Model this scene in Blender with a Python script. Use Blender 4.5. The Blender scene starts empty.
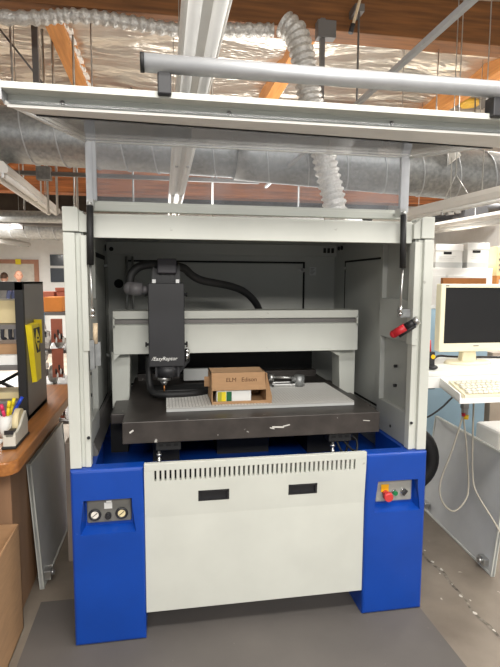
import bpy, bmesh, math, random
from mathutils import Vector, Matrix
random.seed(7)
SC = bpy.context.scene
COL = SC.collection
PI = math.pi

# ------------------------------------------------------------------ camera
YAW, PITCH, ROLL = (math.radians(a) for a in (9.85157, -5.88039, 0.27578))
fwd = Vector((math.sin(YAW)*math.cos(PITCH), math.cos(YAW)*math.cos(PITCH), math.sin(PITCH)))
rgt0 = Vector((math.cos(YAW), -math.sin(YAW), 0)); up0 = rgt0.cross(fwd)
rgt = math.cos(ROLL)*rgt0 + math.sin(ROLL)*up0
upv = -math.sin(ROLL)*rgt0 + math.cos(ROLL)*up0
cam_d = bpy.data.cameras.new('camera'); cam = bpy.data.objects.new('camera', cam_d); COL.objects.link(cam)
cam.matrix_world = Matrix(((rgt.x, upv.x, -fwd.x, 0.3504), (rgt.y, upv.y, -fwd.y, -1.93657),
                           (rgt.z, upv.z, -fwd.z, 1.42109), (0, 0, 0, 1)))
cam_d.sensor_fit = 'VERTICAL'; cam_d.sensor_height = 24; cam_d.lens = 24*506.03/667
cam_d.clip_start = 0.05
SC.camera = cam

# ------------------------------------------------------------------ world, lamps, exposure
w = bpy.data.worlds.new('world'); SC.world = w; w.use_nodes = True
bg = w.node_tree.nodes['Background']; bg.inputs[0].default_value = (0.95, 0.97, 1.0, 1); bg.inputs[1].default_value = 0.42
SC.view_settings.view_transform = 'Standard'; SC.view_settings.look = 'None'
SC.view_settings.gamma = 1; SC.view_settings.use_curve_mapping = False
SC.view_settings.exposure = 0.2

def area(name, loc, sx, sy, power, col=(1, 0.96, 0.9), rot=(0, 0, 0)):
    d = bpy.data.lights.new(name, 'AREA'); d.shape = 'RECTANGLE'; d.size = sx; d.size_y = sy; d.energy = power; d.color = col
    o = bpy.data.objects.new(name, d); COL.objects.link(o); o.location = loc; o.rotation_euler = rot
    return o
# unseen area lights for ceiling lamps: in front of the machine (behind the viewer) and over the far bays, plus added fills
area('lamp_row_front', (0.9, -1.75, 3.2), 2.8, 0.4, 75)
area('fill_rear', (0.9, -3.9, 2.7), 3.2, 0.5, 125, rot=(math.radians(38), 0, 0))  # added fill from behind the viewer, brightens the machine interior
area('lamp_row_side', (-1.6, -1.2, 3.0), 0.3, 2.4, 12)
area('lamp_row_operator', (3.0, -0.4, 3.0), 0.3, 2.4, 60)
area('lamp_far_left', (-2.2, 6.0, 2.2), 1.2, 4.5, 560)
area('lamp_far_right', (4.7, 3.6, 3.3), 0.6, 2.4, 300)
area('lamp_mid_left', (-1.4, 2.2, 2.2), 0.5, 1.6, 30)
area('ceiling_fill', (1.6, 4.2, 2.2), 2.5, 2.5, 70, rot=(PI, 0, 0))  # added upward fill that brightens the foil ceiling, no fixture there

# ------------------------------------------------------------------ materials
def lin(c): return tuple(((v/255)/12.92 if v/255 <= .04045 else ((v/255+.055)/1.055)**2.4) for v in c)
MATS = {}
def mat(name, rgb, rough=0.5, metal=0.0, var=0.06, scale=9.0, bump=0.0, bscale=60.0, stretch=None, rgb2=None, dirt=None, emit=0, bdist=.02):
    m = bpy.data.materials.new(name); m.use_nodes = True; nt = m.node_tree; N = nt.nodes; L = nt.links
    b = N['Principled BSDF']; c = lin(rgb)
    b.inputs['Roughness'].default_value = rough; b.inputs['Metallic'].default_value = metal
    tc = N.new('ShaderNodeTexCoord'); mp = N.new('ShaderNodeMapping'); L.new(tc.outputs['Object'], mp.inputs[0])
    if stretch: mp.inputs['Scale'].default_value = stretch
    nz = N.new('ShaderNodeTexNoise'); nz.inputs['Scale'].default_value = scale; nz.inputs['Detail'].default_value = 6
    L.new(mp.outputs[0], nz.inputs['Vector'])
    cr = N.new('ShaderNodeValToRGB'); L.new(nz.outputs['Fac'], cr.inputs[0])
    if rgb2: a, d = lin(rgb2), c
    else: a, d = tuple(max(0, v*(1-var*2)) for v in c), tuple(min(1, v*(1+var)) for v in c)
    cr.color_ramp.elements[0].position = .3; cr.color_ramp.elements[1].position = .7
    cr.color_ramp.elements[0].color = (*a, 1); cr.color_ramp.elements[1].color = (*d, 1)
    out = cr.outputs[0]
    if dirt:                                   # sparse worn specks with a shape of their own
        dc, dscale, thr = dirt
        n2 = N.new('ShaderNodeTexNoise'); n2.inputs['Scale'].default_value = dscale; n2.inputs['Detail'].default_value = 3
        L.new(tc.outputs['Object'], n2.inputs['Vector'])
        r2 = N.new('ShaderNodeValToRGB'); L.new(n2.outputs['Fac'], r2.inputs[0])
        r2.color_ramp.elements[0].position = thr; r2.color_ramp.elements[1].position = thr+.04
        mx = N.new('ShaderNodeMix'); mx.data_type = 'RGBA'
        L.new(r2.outputs[0], mx.inputs[0]); L.new(out, mx.inputs[6]); mx.inputs[7].default_value = (*lin(dc), 1)
        out = mx.outputs[2]
    L.new(out, b.inputs['Base Color'])
    if bump:
        n3 = N.new('ShaderNodeTexNoise'); n3.inputs['Scale'].default_value = bscale; n3.inputs['Detail'].default_value = 4
        L.new(mp.outputs[0], n3.inputs['Vector'])
        bp = N.new('ShaderNodeBump'); bp.inputs['Strength'].default_value = bump; bp.inputs['Distance'].default_value = bdist
        L.new(n3.outputs['Fac'], bp.inputs['Height']); L.new(bp.outputs[0], b.inputs['Normal'])
    if emit:
        b.inputs['Emission Color'].default_value = (*c, 1); b.inputs['Emission Strength'].default_value = emit
    MATS[name] = m
    return m
def clear(name, tint, haze, gloss_rough=.06):
    m = bpy.data.materials.new(name); m.use_nodes = True; nt = m.node_tree; N = nt.nodes; L = nt.links
    N.remove(N['Principled BSDF']); o = N['Material Output']
    t = N.new('ShaderNodeBsdfTransparent'); t.inputs[0].default_value = (*tint, 1)
    d = N.new('ShaderNodeBsdfDiffuse'); d.inputs[0].default_value = (.75, .78, .82, 1)
    tc = N.new('ShaderNodeTexCoord'); nz = N.new('ShaderNodeTexNoise'); nz.inputs['Scale'].default_value = 5; nz.inputs['Detail'].default_value = 8
    L.new(tc.outputs['Object'], nz.inputs['Vector'])
    mr = N.new('ShaderNodeMapRange'); mr.inputs[1].default_value = .35; mr.inputs[2].default_value = .75
    mr.inputs[3].default_value = haze*.5; mr.inputs[4].default_value = haze*1.6; L.new(nz.outputs['Fac'], mr.inputs[0])
    m1 = N.new('ShaderNodeMixShader'); L.new(mr.outputs[0], m1.inputs[0]); L.new(t.outputs[0], m1.inputs[1]); L.new(d.outputs[0], m1.inputs[2])
    g = N.new('ShaderNodeBsdfGlossy'); g.inputs['Roughness'].default_value = gloss_rough
    fr = N.new('ShaderNodeFresnel'); fr.inputs[0].default_value = 1.2
    m2 = N.new('ShaderNodeMixShader'); L.new(fr.outputs[0], m2.inputs[0]); L.new(m1.outputs[0], m2.inputs[1]); L.new(g.outputs[0], m2.inputs[2])
    L.new(m2.outputs[0], o.inputs[0]); MATS[name] = m
    return m

CREAM = mat('cream_paint', (203, 205, 197), .45, var=.03, scale=5, dirt=((172, 172, 164), 17, .735))
GREY = mat('interior_grey_paint', (176, 178, 173), .5, var=.03, scale=4)
BLUE = mat('blue_paint', (12, 66, 160), .36, var=.06, scale=6, dirt=((70, 110, 190), 23, .72))
TABLE = mat('dark_machine_plate', (66, 61, 58), .4, .2, var=.16, scale=14, stretch=(1, 1, 1), dirt=((190, 188, 182), 19, .715))
BLACK = mat('black_plastic', (38, 38, 41), .48, var=.08)
RUBBER = mat('black_rubber', (24, 24, 25), .6, var=.1)
DARK = mat('dark_slot', (15, 15, 16), .8)
STEEL = mat('brushed_steel', (190, 190, 188), .32, .9, var=.06)
ALU = mat('aluminium', (184, 186, 189), .48, .45, var=.03, scale=30)
CHROME = mat('chrome', (215, 215, 215), .18, 1.0)
ACRYL = clear('clear_acrylic', (.96, .97, .985), .13)
WHITE = mat('white_paint', (235, 235, 232), .5, var=.02)
PAPER = mat('white_paper', (240, 240, 236), .7, var=.02)
CARD = mat('cardboard', (180, 142, 104), .8, var=.05, scale=14, stretch=(1, 1, 5))
CARD2 = mat('pale_carton', (222, 204, 158), .8, var=.04)
WOODT = mat('varnished_oak', (176, 116, 62), .3, rgb2=(138, 86, 42), scale=4, stretch=(14, 1, 14))
LAMIN = mat('desk_laminate', (160, 124, 94), .55, var=.06, scale=6, stretch=(3, 3, .6))
GLULAM = mat('glulam_timber', (146, 94, 46), .6, rgb2=(98, 60, 27), scale=3, stretch=(.6, 6, 9))
JOIST = mat('orange_joist_timber', (214, 150, 86), .6, rgb2=(178, 116, 60), scale=3, stretch=(8, .7, 8))
FOIL = mat('foil_insulation', (222, 216, 206), .3, .75, rgb2=(212, 202, 190), scale=1.4, bump=1.0, bscale=1.5, stretch=(.8, 2.4, 1), bdist=.22)
FLEX = mat('foil_flex_duct', (205, 203, 200), .28, .9, var=.1, scale=30, bump=.5, bscale=45)
GALV = mat('galvanised_steel', (168, 170, 170), .42, .65, rgb2=(138, 140, 140), scale=30)
CONC = mat('concrete_floor', (140, 130, 117), .7, rgb2=(108, 98, 87), scale=3.2, bump=.05, dirt=((188, 180, 168), 17, .70))
MATM = mat('grey_rubber_mat', (100, 95, 91), .85, rgb2=(86, 82, 79), scale=2.4, bump=.08, bscale=300, dirt=((140, 134, 126), 26, .73))
CAB = mat('cabinet_grey_steel', (118, 115, 113), .45, .25, var=.04, scale=3)
LEAF = mat('panel_grey_paint', (198, 200, 198), .5, var=.03)
YELL = mat('yellow_plastic', (248, 224, 40), .5, var=.08)
RED = mat('red_plastic', (196, 38, 48), .4, var=.05)
GREEN = mat('green_plastic', (20, 120, 70), .4)
PINK = mat('pink_plastic', (236, 60, 110), .4)
PBLUE = mat('blue_plastic', (36, 74, 200), .4)
BEIGE = mat('beige_plastic', (232, 224, 196), .45, var=.02)
SCREEN = mat('black_screen', (16, 16, 18), .45, var=.1, scale=2)
BLGREY = mat('blue_grey_partition', (146, 172, 188), .6, var=.03)
CORK = mat('brown_board', (146, 92, 44), .8, var=.08, scale=20)
SKIN = mat('skin', (214, 160, 134), .6, var=.04)
HAIR = mat('brown_hair', (92, 66, 50), .7, var=.2, scale=60)
SHIRT = mat('navy_shirt', (52, 58, 84), .8)
SHIRT2 = mat('grey_shirt', (120, 118, 116), .8)
TROUS = mat('dark_trousers', (44, 46, 54), .8)
ORANGE = mat('orange_carton', (226, 140, 62), .7, var=.06)
BROWNB = mat('red_brown_board', (178, 104, 82), .7, var=.06)
CABLE = mat('grey_cable', (176, 170, 156), .5)
OFFW = mat('off_white_lamp_housing', (226, 224, 219), .45, var=.02)
DKWALL = mat('dark_upper_wall', (66, 56, 48), .8, var=.2, scale=3)
IVORY = mat('ivory_tape', (232, 216, 172), .5)
FACEG = mat('gauge_face', (238, 232, 222), .4)
PALEW = mat('pale_dowel_wood', (226, 204, 172), .6)
PLATE = mat('control_plate_grey', (172, 172, 166), .4, .3, var=.03)
PLATED = mat('control_plate_dark_grey', (128, 127, 122), .4, .3, var=.03)
SHEET = mat('white_grid_board', (240, 239, 235), .6, var=.05, scale=40)
SCRAWL = mat('pen_mark', (96, 62, 38), .8)

# fine square grid printed on the board
def grid_lines(m, step, colr, width):
    nt = m.node_tree; N = nt.nodes; L = nt.links; b = N['Principled BSDF']
    src = b.inputs['Base Color'].links[0].from_socket
    tc = N.new('ShaderNodeTexCoord'); sp = N.new('ShaderNodeSeparateXYZ'); L.new(tc.outputs['Object'], sp.inputs[0])
    outs = []
    for k in (0, 1):
        a = N.new('ShaderNodeMath'); a.operation = 'PINGPONG'; a.inputs[1].default_value = step/2; L.new(sp.outputs[k], a.inputs[0])
        l = N.new('ShaderNodeMath'); l.operation = 'LESS_THAN'; l.inputs[1].default_value = width; L.new(a.outputs[0], l.inputs[0]); outs.append(l)
    mxm = N.new('ShaderNodeMath'); mxm.operation = 'MAXIMUM'; L.new(outs[0].outputs[0], mxm.inputs[0]); L.new(outs[1].outputs[0], mxm.inputs[1])
    mx = N.new('ShaderNodeMix'); mx.data_type = 'RGBA'; L.new(mxm.outputs[0], mx.inputs[0]); L.new(src, mx.inputs[6]); mx.inputs[7].default_value = (*lin(colr), 1)
    L.new(mx.outputs[2], b.inputs['Base Color'])
grid_lines(SHEET, .014, (176, 174, 170), .0013)

# ------------------------------------------------------------------ mesh helpers
class MB:
    """collects shapes, in world coordinates, into one mesh"""
    def __init__(s): s.bm = bmesh.new()
    def _merge(s, b2):
        me = bpy.data.meshes.new('tmp'); b2.to_mesh(me); b2.free(); s.bm.from_mesh(me); bpy.data.meshes.remove(me)
    def box(s, x0, x1, y0, y1, z0, z1, bev=0.0, rot=None, seg=2):
        b = bmesh.new(); bmesh.ops.create_cube(b, size=1)
        for v in b.verts:
            v.co = Vector(((x0+x1)/2+v.co.x*(x1-x0), (y0+y1)/2+v.co.y*(y1-y0), (z0+z1)/2+v.co.z*(z1-z0)))
        if bev: bmesh.ops.bevel(b, geom=b.edges[:], offset=bev, segments=seg, affect='EDGES', profile=.5)
        if rot: bmesh.ops.rotate(b, verts=b.verts, cent=Vector(rot[0]), matrix=Matrix.Rotation(rot[1], 3, rot[2]))
        s._merge(b); return s
    def cyl(s, p0, p1, r, r2=None, n=20):
        p0, p1 = Vector(p0), Vector(p1); d = p1-p0
        b = bmesh.new(); bmesh.ops.create_cone(b, cap_ends=True, segments=n, radius1=r, radius2=r if r2 is None else r2, depth=d.length)
        q = Vector((0, 0, 1)).rotation_difference(d.normalized()).to_matrix()
        for v in b.verts: v.co = q @ v.co + (p0+p1)/2
        for f in b.faces: f.smooth = len(f.verts) == 4
        s._merge(b); return s
    def sph(s, c, r, sc=(1, 1, 1), n=16):
        b = bmesh.new(); bmesh.ops.create_uvsphere(b, u_segments=n, v_segments=max(6, n//2), radius=r)
        for v in b.verts: v.co = Vector((v.co.x*sc[0], v.co.y*sc[1], v.co.z*sc[2])) + Vector(c)
        for f in b.faces: f.smooth = True
        s._merge(b); return s
    def prism(s, pts, ax, a0, a1, bev=0.0):
        """polygon pts in the two other axes (cyclic order), extruded along ax from a0 to a1"""
        b = bmesh.new()
        def P(p, a):
            return {'x': (a, p[0], p[1]), 'y': (p[0], a, p[1]), 'z': (p[0], p[1], a)}[ax]
        v0 = [b.verts.new(P(p, a0)) for p in pts]; v1 = [b.verts.new(P(p, a1)) for p in pts]
        b.faces.new(v0); b.faces.new(v1[::-1]); n = len(pts)
        for i in range(n): b.faces.new((v0[(i+1) % n], v0[i], v1[i], v1[(i+1) % n]))
        bmesh.ops.recalc_face_normals(b, faces=b.faces)
        if bev: bmesh.ops.bevel(b, geom=b.edges[:], offset=bev, segments=2, affect='EDGES', profile=.5)
        s._merge(b); return s
    def hexa(s, q0, q1):
        """solid between two quads (each four points)"""
        b = bmesh.new(); a = [b.verts.new(p) for p in q0]; c = [b.verts.new(p) for p in q1]
        b.faces.new(a); b.faces.new(c[::-1])
        for i in range(4): b.faces.new((a[(i+1) % 4], a[i], c[i], c[(i+1) % 4]))
        bmesh.ops.recalc_face_normals(b, faces=b.faces); s._merge(b); return s
    def tube(s, pts, r, n=12, smooth=4, rfun=None):
        P = [Vector(p) for p in pts]
        if smooth > 1 and len(P) > 2:
            Q = []
            for i in range(len(P)-1):
                a, b_, c, d = P[max(i-1, 0)], P[i], P[i+1], P[min(i+2, len(P)-1)]
                for k in range(smooth):
                    t = k/smooth
                    Q.append(.5*((2*b_)+(c-a)*t+(2*a-5*b_+4*c-d)*t*t+(3*b_-a-3*c+d)*t**3))
            P = Q+[P[-1]]
        b = bmesh.new(); rings = []; prev = None
        for i, p in enumerate(P):
            t = (P[min(i+1, len(P)-1)]-P[max(i-1, 0)]).normalized()
            if prev is None:
                u = t.orthogonal().normalized()
            else:
                u = (prev - t*prev.dot(t)).normalized()
            prev = u; v = t.cross(u); rr = rfun(i, len(P)) if rfun else r
            rings.append([b.verts.new(p+rr*(math.cos(2*PI*k/n)*u+math.sin(2*PI*k/n)*v)) for k in range(n)])
        for i in range(len(rings)-1):
            for k in range(n):
                f = b.faces.new((rings[i][k], rings[i][(k+1) % n], rings[i+1][(k+1) % n], rings[i+1][k])); f.smooth = True
        b.faces.new(rings[0][::-1]); b.faces.new(rings[-1]); s._merge(b); return s
    def torus(s, c, R, r, axis, n=32, m=10):
        c = Vector(c); a = Vector(axis).normalized(); u = a.orthogonal().normalized(); v = a.cross(u)
        b = bmesh.new(); rr = []
        for i in range(n):
            t = 2*PI*i/n; d = math.cos(t)*u+math.sin(t)*v
            rr.append([b.verts.new(c+d*(R+r*math.cos(2*PI*k/m))+a*r*math.sin(2*PI*k/m)) for k in range(m)])
        for i in range(n):
            for k in range(m):
                f = b.faces.new((rr[i][k], rr[(i+1) % n][k], rr[(i+1) % n][(k+1) % m], rr[i][(k+1) % m])); f.smooth = True
        s._merge(b); return s
    def xf(s, M):
        bmesh.ops.transform(s.bm, matrix=M, verts=s.bm.verts); return s
    def build(s, name, material, parent=None, label=None):
        me = bpy.data.meshes.new(name); s.bm.normal_update(); s.bm.to_mesh(me); s.bm.free()
        o = bpy.data.objects.new(name, me); COL.objects.link(o); me.materials.append(material)
        if parent is not None:
            wp = world_of(parent); me.transform(Matrix.Translation(-wp)); o.parent = parent
            o['_w'] = tuple(wp)
        if label: o['label'] = label
        return o
def world_of(o):
    p = Vector((0, 0, 0))
    while o is not None: p += o.location; o = o.parent
    return p
def tag(o, label, cat, group=None, kind=None):
    o['label'] = label; o['category'] = cat
    if group: o['group'] = group
    if kind: o['kind'] = kind
    return o
def thing(name, label, cat, loc, group=None):
    o = bpy.data.objects.new(name, None); COL.objects.link(o); o.location = loc; o.empty_display_size = .1
    return tag(o, label, cat, group)
def struct(name, mb, m, parent=None):
    o = mb.build(name, m, parent); o['kind'] = 'structure'; return o
def solo(name, mb, m, label, cat, group=None):
    """a thing that is one mesh: its origin is moved to its base"""
    bm = mb.bm; lo = [min(v.co[k] for v in bm.verts) for k in range(3)]; hi = [max(v.co[k] for v in bm.verts) for k in range(3)]
    c = Vector(((lo[0]+hi[0])/2, (lo[1]+hi[1])/2, lo[2])); bmesh.ops.translate(bm, verts=bm.verts, vec=-c)
    o = mb.build(name, m); o.location = c; return tag(o, label, cat, group)
def copy_tree(o, parent=None):
    c = o.copy(); COL.objects.link(c)
    if parent is not None: c.parent = parent
    for ch in [q for q in bpy.data.objects if q.parent == o]: copy_tree(ch, c)
    return c
def text_mesh(name, body, size, loc, rot, m, parent, shear=0.0, ext=.0006, align='LEFT'):
    cu = bpy.data.curves.new('t', 'FONT'); cu.body = body; cu.size = size; cu.extrude = ext; cu.shear = shear; cu.align_x = align
    cu.resolution_u = 3
    t = bpy.data.objects.new('t', cu); COL.objects.link(t)
    dg = bpy.context.evaluated_depsgraph_get(); dg.update()
    me = bpy.data.meshes.new_from_object(t.evaluated_get(dg)); bpy.data.objects.remove(t); bpy.data.curves.remove(cu)
    me.name = name; me.materials.clear(); me.materials.append(m)
    from mathutils import Euler
    me.transform(Matrix.Translation(Vector(loc)-(world_of(parent) if parent else Vector())) @ Euler(rot).to_matrix().to_4x4())
    o = bpy.data.objects.new(name, me); COL.objects.link(o); o.parent = parent
    return o
def cut(obj_mb, cutters):
    """boolean difference done on meshes; nothing is left in the scene but the result"""
    me = bpy.data.meshes.new('a'); obj_mb.bm.to_mesh(me); obj_mb.bm.free(); A = bpy.data.objects.new('a', me); COL.objects.link(A)
    for cmb in cutters:
        mc = bpy.data.meshes.new('c'); cmb.bm.to_mesh(mc); cmb.bm.free(); B = bpy.data.objects.new('c', mc); COL.objects.link(B)
        md = A.modifiers.new('b', 'BOOLEAN'); md.object = B; md.operation = 'DIFFERENCE'; md.solver = 'EXACT'
        dg = bpy.context.evaluated_depsgraph_get(); dg.update()
        res = bpy.data.meshes.new_from_object(A.evaluated_get(dg)); A.modifiers.clear(); A.data = res
        bpy.data.objects.remove(B); bpy.data.meshes.remove(mc)
    out = MB(); out.bm.from_mesh(A.data); bpy.data.objects.remove(A)
    return out

# ------------------------------------------------------------------ the room
XL, XR, YF, YB, ZC = -5.2, 6.4, -4.0, 11.2, 3.95
floor = struct('floor', MB().box(XL-.1, XR+.1, YF, YB+.1, -.1, 0), CONC)
struct('wall_back', MB().box(XL, XR, YB, YB+.1, 0, 2.55), WHITE)
struct('trim_1', MB().box(XL, XR, YB-.02, YB+.1, 2.55, ZC), DKWALL)
struct('wall_left', MB().box(XL-.1, XL, YF, YB+.1, 0, ZC), WHITE)
struct('wall_right', MB().box(XR, XR+.1, YF, YB+.1, 0, ZC), WHITE)
# ceiling: foil laid in gently wavy sheets over the joists
def ceiling_mb():
    b = MB(); bm = b.bm; nx, ny = 90, 260; vs = []
    for j in range(ny+1):
        row = []
        for i in range(nx+1):
            x = XL+(XR-XL)*i/nx; y = YF+(YB-YF)*j/ny
            z = ZC+.035*math.sin(x*2.9+.7*math.sin(y*1.3))*math.sin(y*2.3)+.022*math.sin(y*7.1+x*1.7)
            z += .028*(1-abs(math.sin(y*2.6+.9*math.sin(x*1.4)+.5*math.sin(x*3.7))))**3-.02*(1-abs(math.sin(y*3.9-.8*math.sin(x*1.9+1))))**4
            row.append(bm.verts.new((x, y, z)))
        vs.append(row)
    for j in range(ny):
        for i in range(nx):
            f = bm.faces.new((vs[j][i], vs[j+1][i], vs[j+1][i+1], vs[j][i+1])); f.smooth = True
    return b
struct('ceiling', ceiling_mb(), FOIL)
struct('trim_2', MB().box(XL, XR, YF, YB, ZC+.1, ZC+.16), DKWALL)
# crack across the concrete, right of the mat
def crack_mb():
    b = MB(); bm = b.bm; L_, R_ = [], []
    n = 46
    for i in range(n+1):
        t = i/n; y = 1.3-2.5*t; x = 1.715-.075*t+.008*math.sin(t*31)+.007*math.sin(t*77)
        wd = .003+.004*abs(math.sin(t*23+1))+random.random()*.003
        L_.append(bm.verts.new((x-wd, y, .0015))); R_.append(bm.verts.new((x+wd, y, .0015)))
    for i in range(n): bm.faces.new((L_[i], R_[i], R_[i+1], L_[i+1]))
    return b
CRACK = mat('crack_dark', (62, 55, 48), .9, rgb2=(150, 142, 130), scale=30)
ck = crack_mb().build('crack', CRACK, floor); ck['kind'] = 'structure'
def chips_mb():
    b = MB(); bm = b.bm
    for i in range(26):
        y = 1.0-1.9*i/26+random.uniform(-.03, .03); x = 1.676+.03*y+random.uniform(-.016, .022); r = random.uniform(.003, .009)
        vs = [bm.verts.new((x+r*random.uniform(.5, 1.2)*math.cos(a), y+1.6*r*random.uniform(.5, 1.2)*math.sin(a), .002)) for a in [k*PI/3.5 for k in range(7)]]
        bm.faces.new(vs)
    return b
cc = chips_mb().build('crack_filler', mat('pale_filler', (206, 200, 190), .8), floor); cc['kind'] = 'structure'

# floor mat
solo('floor_mat', MB().box(-.196, 1.447, -1.7, .30, 0, .002), MATM, 'large grey rubber mat on the floor under the blue and white machine', 'mat')
MT = .002

# glulam beams, joists
def beam(name, y0, y1, z0, z1, label):
    t = MB().box(XL, XR, y0, y1, z0, z1, .006)
    o = t.build(name, GLULAM); return tag(o, label, 'beam')
beam('timber_beam', 2.45, 2.68, 3.56, 4.02, 'large brown timber beam crossing the ceiling above the machine at the top')
def far_beam():
    o = MB().box(XL, XR, 7.4, 7.7, 2.93, 3.98, .006).build('timber_beam', mat('far_beam_timber', (186, 112, 58), .6, rgb2=(120, 68, 34), scale=3, stretch=(.6, 6, 9)))
    return tag(o, 'far orange-brown timber beam low behind the round metal duct', 'beam')
far_beam()
for i, (x, lab) in enumerate(((-.60, 'orange ceiling joist at the upper left, left of the lamp channel'),
                              (1.80, 'orange ceiling joist behind the silver flexible hose'),
                              (4.20, 'orange ceiling joist at the upper right corner'))):
    t = thing('ceiling_joist', lab, 'joist', (x, 4.9, 3.78), 'orange joists carrying the foil ceiling')
    MB().box(x-.095, x+.075, 2.7, 7.38, 3.78, 3.99, .004).build('timber', JOIST, t)
    fl = MB(); pts = 60
    for s in range(pts):
        y0 = 2.72+4.6*s/pts; a = .02*math.sin(s*2.1)+.012*math.sin(s*5.3)
        fl.box(x+.076, x+.10+a, y0, y0+4.6/pts+.002, 3.83+a*.5, 3.84+a*.5+.02)
    fl.build('foil_edge', PAPER, t, 'torn white foil edge along the joist')

# far wall door with people in front of it
t = thing('door_1', 'far doorway with reddish-brown frame on the white back wall', 'door', (-3.3, YB-.02, 0)); del t['category']; del t['label']; t['kind'] = 'structure'
DOORF = mat('door_frame_brown', (176, 128, 104), .6); DOORP = mat('door_pale', (214, 208, 196), .6)
MB().box(-2.70, -2.60, YB-.06, YB, 0, 1.92).box(-4.1, -2.70, YB-.06, YB, 1.82, 1.92).box(-4.2, -4.1, YB-.06, YB, 0, 1.92).build('door_frame', DOORF, t)
MB().box(-4.1, -2.70, YB-.03, YB, 0, 1.82).build('door_leaf', DOORP, t)
solo('wall_sign', MB().box(-3.11, -2.99, YB-.10, YB-.06, 1.80, 1.93, .005), YELL, 'small yellow sign above the far doorway frame at left', 'sign')
t = thing('wall_panel', 'dark two-part panel high on the far white wall at left', 'panel', (-2.0, YB, 1.36))
MB().box(-2.33, -1.7, YB-.04, YB, 1.38, 1.72).build('lower_pane', mat('dark_glass', (70, 76, 84), .15), t)
MB().box(-2.33, -1.7, YB-.04, YB, 1.78, 2.05).build('upper_pane', MATS['dark_glass'], t)

def person(loc, hgt, shirt, hair_m, lab, bald, yaw):
    root = thing('person', lab, 'person', loc); k = hgt/1.75
    me = bpy.data.meshes.new('body'); J = [(0, 0, .95), (0, 0, 1.15), (0, 0, 1.38), (0, 0, 1.47), (0, -.01, 1.53),
         (.18, 0, 1.40), (.24, .02, 1.14), (.24, -.05, .90), (.235, -.07, .80), (-.18, 0, 1.40), (-.24, .02, 1.14), (-.24, -.05, .90), (-.235, -.07, .80),
         (.10, 0, .88), (.11, -.01, .48), (.11, .02, .08), (.11, -.14, .04), (-.10, 0, .88), (-.11, -.01, .48), (-.11, .02, .08), (-.11, -.14, .04)]
    E = [(0, 1), (1, 2), (2, 3), (3, 4), (2, 5), (5, 6), (6, 7), (7, 8), (2, 9), (9, 10), (10, 11), (11, 12), (0, 13), (13, 14), (14, 15), (15, 16), (0, 17), (17, 18), (18, 19), (19, 20)]
    Rr = [.15, .15, .15, .06, .055, .07, .05, .04, .035, .07, .05, .04, .035, .09, .065, .045, .035, .09, .065, .045, .035]
    me.from_pydata([Vector(j)*k for j in J], E, [])
    o = bpy.data.objects.new('body', me); COL.objects.link(o)
    o.modifiers.new('s', 'SKIN'); sub = o.modifiers.new('u', 'SUBSURF'); sub.levels = 1; sub.render_levels = 1
    for i, r in enumerate(Rr): me.skin_vertices[0].data[i].radius = (r*k, r*k*.8)
    me.skin_vertices[0].data[0].use_root = True
    dg = bpy.context.evaluated_depsgraph_get(); dg.update()
    res = bpy.data.meshes.new_from_object(o.evaluated_get(dg)); bpy.data.objects.remove(o)
    b = MB(); b.bm.from_mesh(res)
    h = Vector((0, -.02, 1.64))*k
    b.sph(h, .108*k, (.80, .92, 1.12)).sph(h+Vector((0, -.10, -.01))*k, .02*k, (.8, 1, 1.3), 8)
    for s in (1, -1): b.sph(h+Vector((s*.088, .01, -.01))*k, .026*k, (.5, .9, 1.3), 8)
    for s in (1, -1):
        hp = Vector((s*.235, -.08, .77))*k
        for q in range(4): b.cyl(hp+Vector((0, (q-1.5)*.018, 0)), hp+Vector((0, (q-1.5)*.02-.01, -.08+.008*abs(q-1.5))), .008, n=8)
        b.cyl(hp+Vector((0, -.035, .02)), hp+Vector((-s*.01, -.055, -.035)), .009, n=8)
    M = Matrix.Translation(Vector(loc)) @ Matrix.Rotation(yaw, 4, 'Z')
    b.xf(M).build('body', SKIN, root)
    c = MB(); c.bm.from_mesh(res)
    for v in c.bm.verts: v.co += v.normal*.006
    bmesh.ops.delete(c.bm, geom=[f for f in c.bm.faces if f.calc_center_median().z < .86*k or f.calc_center_median().z > 1.47*k or abs(f.calc_center_median().x) > .24*k and f.calc_center_median().z < .9*k], context='FACES')
    c.xf(M).build('shirt', shirt, root)
    c = MB(); c.bm.from_mesh(res)
    for v in c.bm.verts: v.co += v.normal*.007
    bmesh.ops.delete(c.bm, geom=[f for f in c.bm.faces if f.calc_center_median().z > .95*k or abs(f.calc_center_median().x) > .19*k], context='FACES')
    c.xf(M).build('trousers', TROUS, root)
    for s in (1, -1): MB().sph(h+Vector((s*.035, -.094, .012))*k, .012*k, n=8).xf(M).build('eye', DARK, root)
    hm = MB().sph(h+Vector((0, .012, .022 if not bald else -.005))*k, .112*k, (.83, .93, 1.05 if not bald else .8))
    bmesh.ops.delete(hm.bm, geom=[v for v in hm.bm.verts if (v.co-h).y < -.03*k and (v.co-h).z < .055*k or (v.co-h).z < -.05*k or (bald and ((v.co-h).z > .04*k or (v.co-h).y < -.0*k))], context='VERTS')
    hm.xf(M).build('hair', hair_m, root)
person((-3.25, 10.65, 0), 1.58, SHIRT2, HAIR, 'person with brown hair standing left, seen over the black-framed cabinet', False, PI*.9)
person((-2.70, 9.75, 0), 1.625, SHIRT, HAIR, 'balding person in dark clothing standing right, seen over the black-framed cabinet', True, PI*.15)

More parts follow.
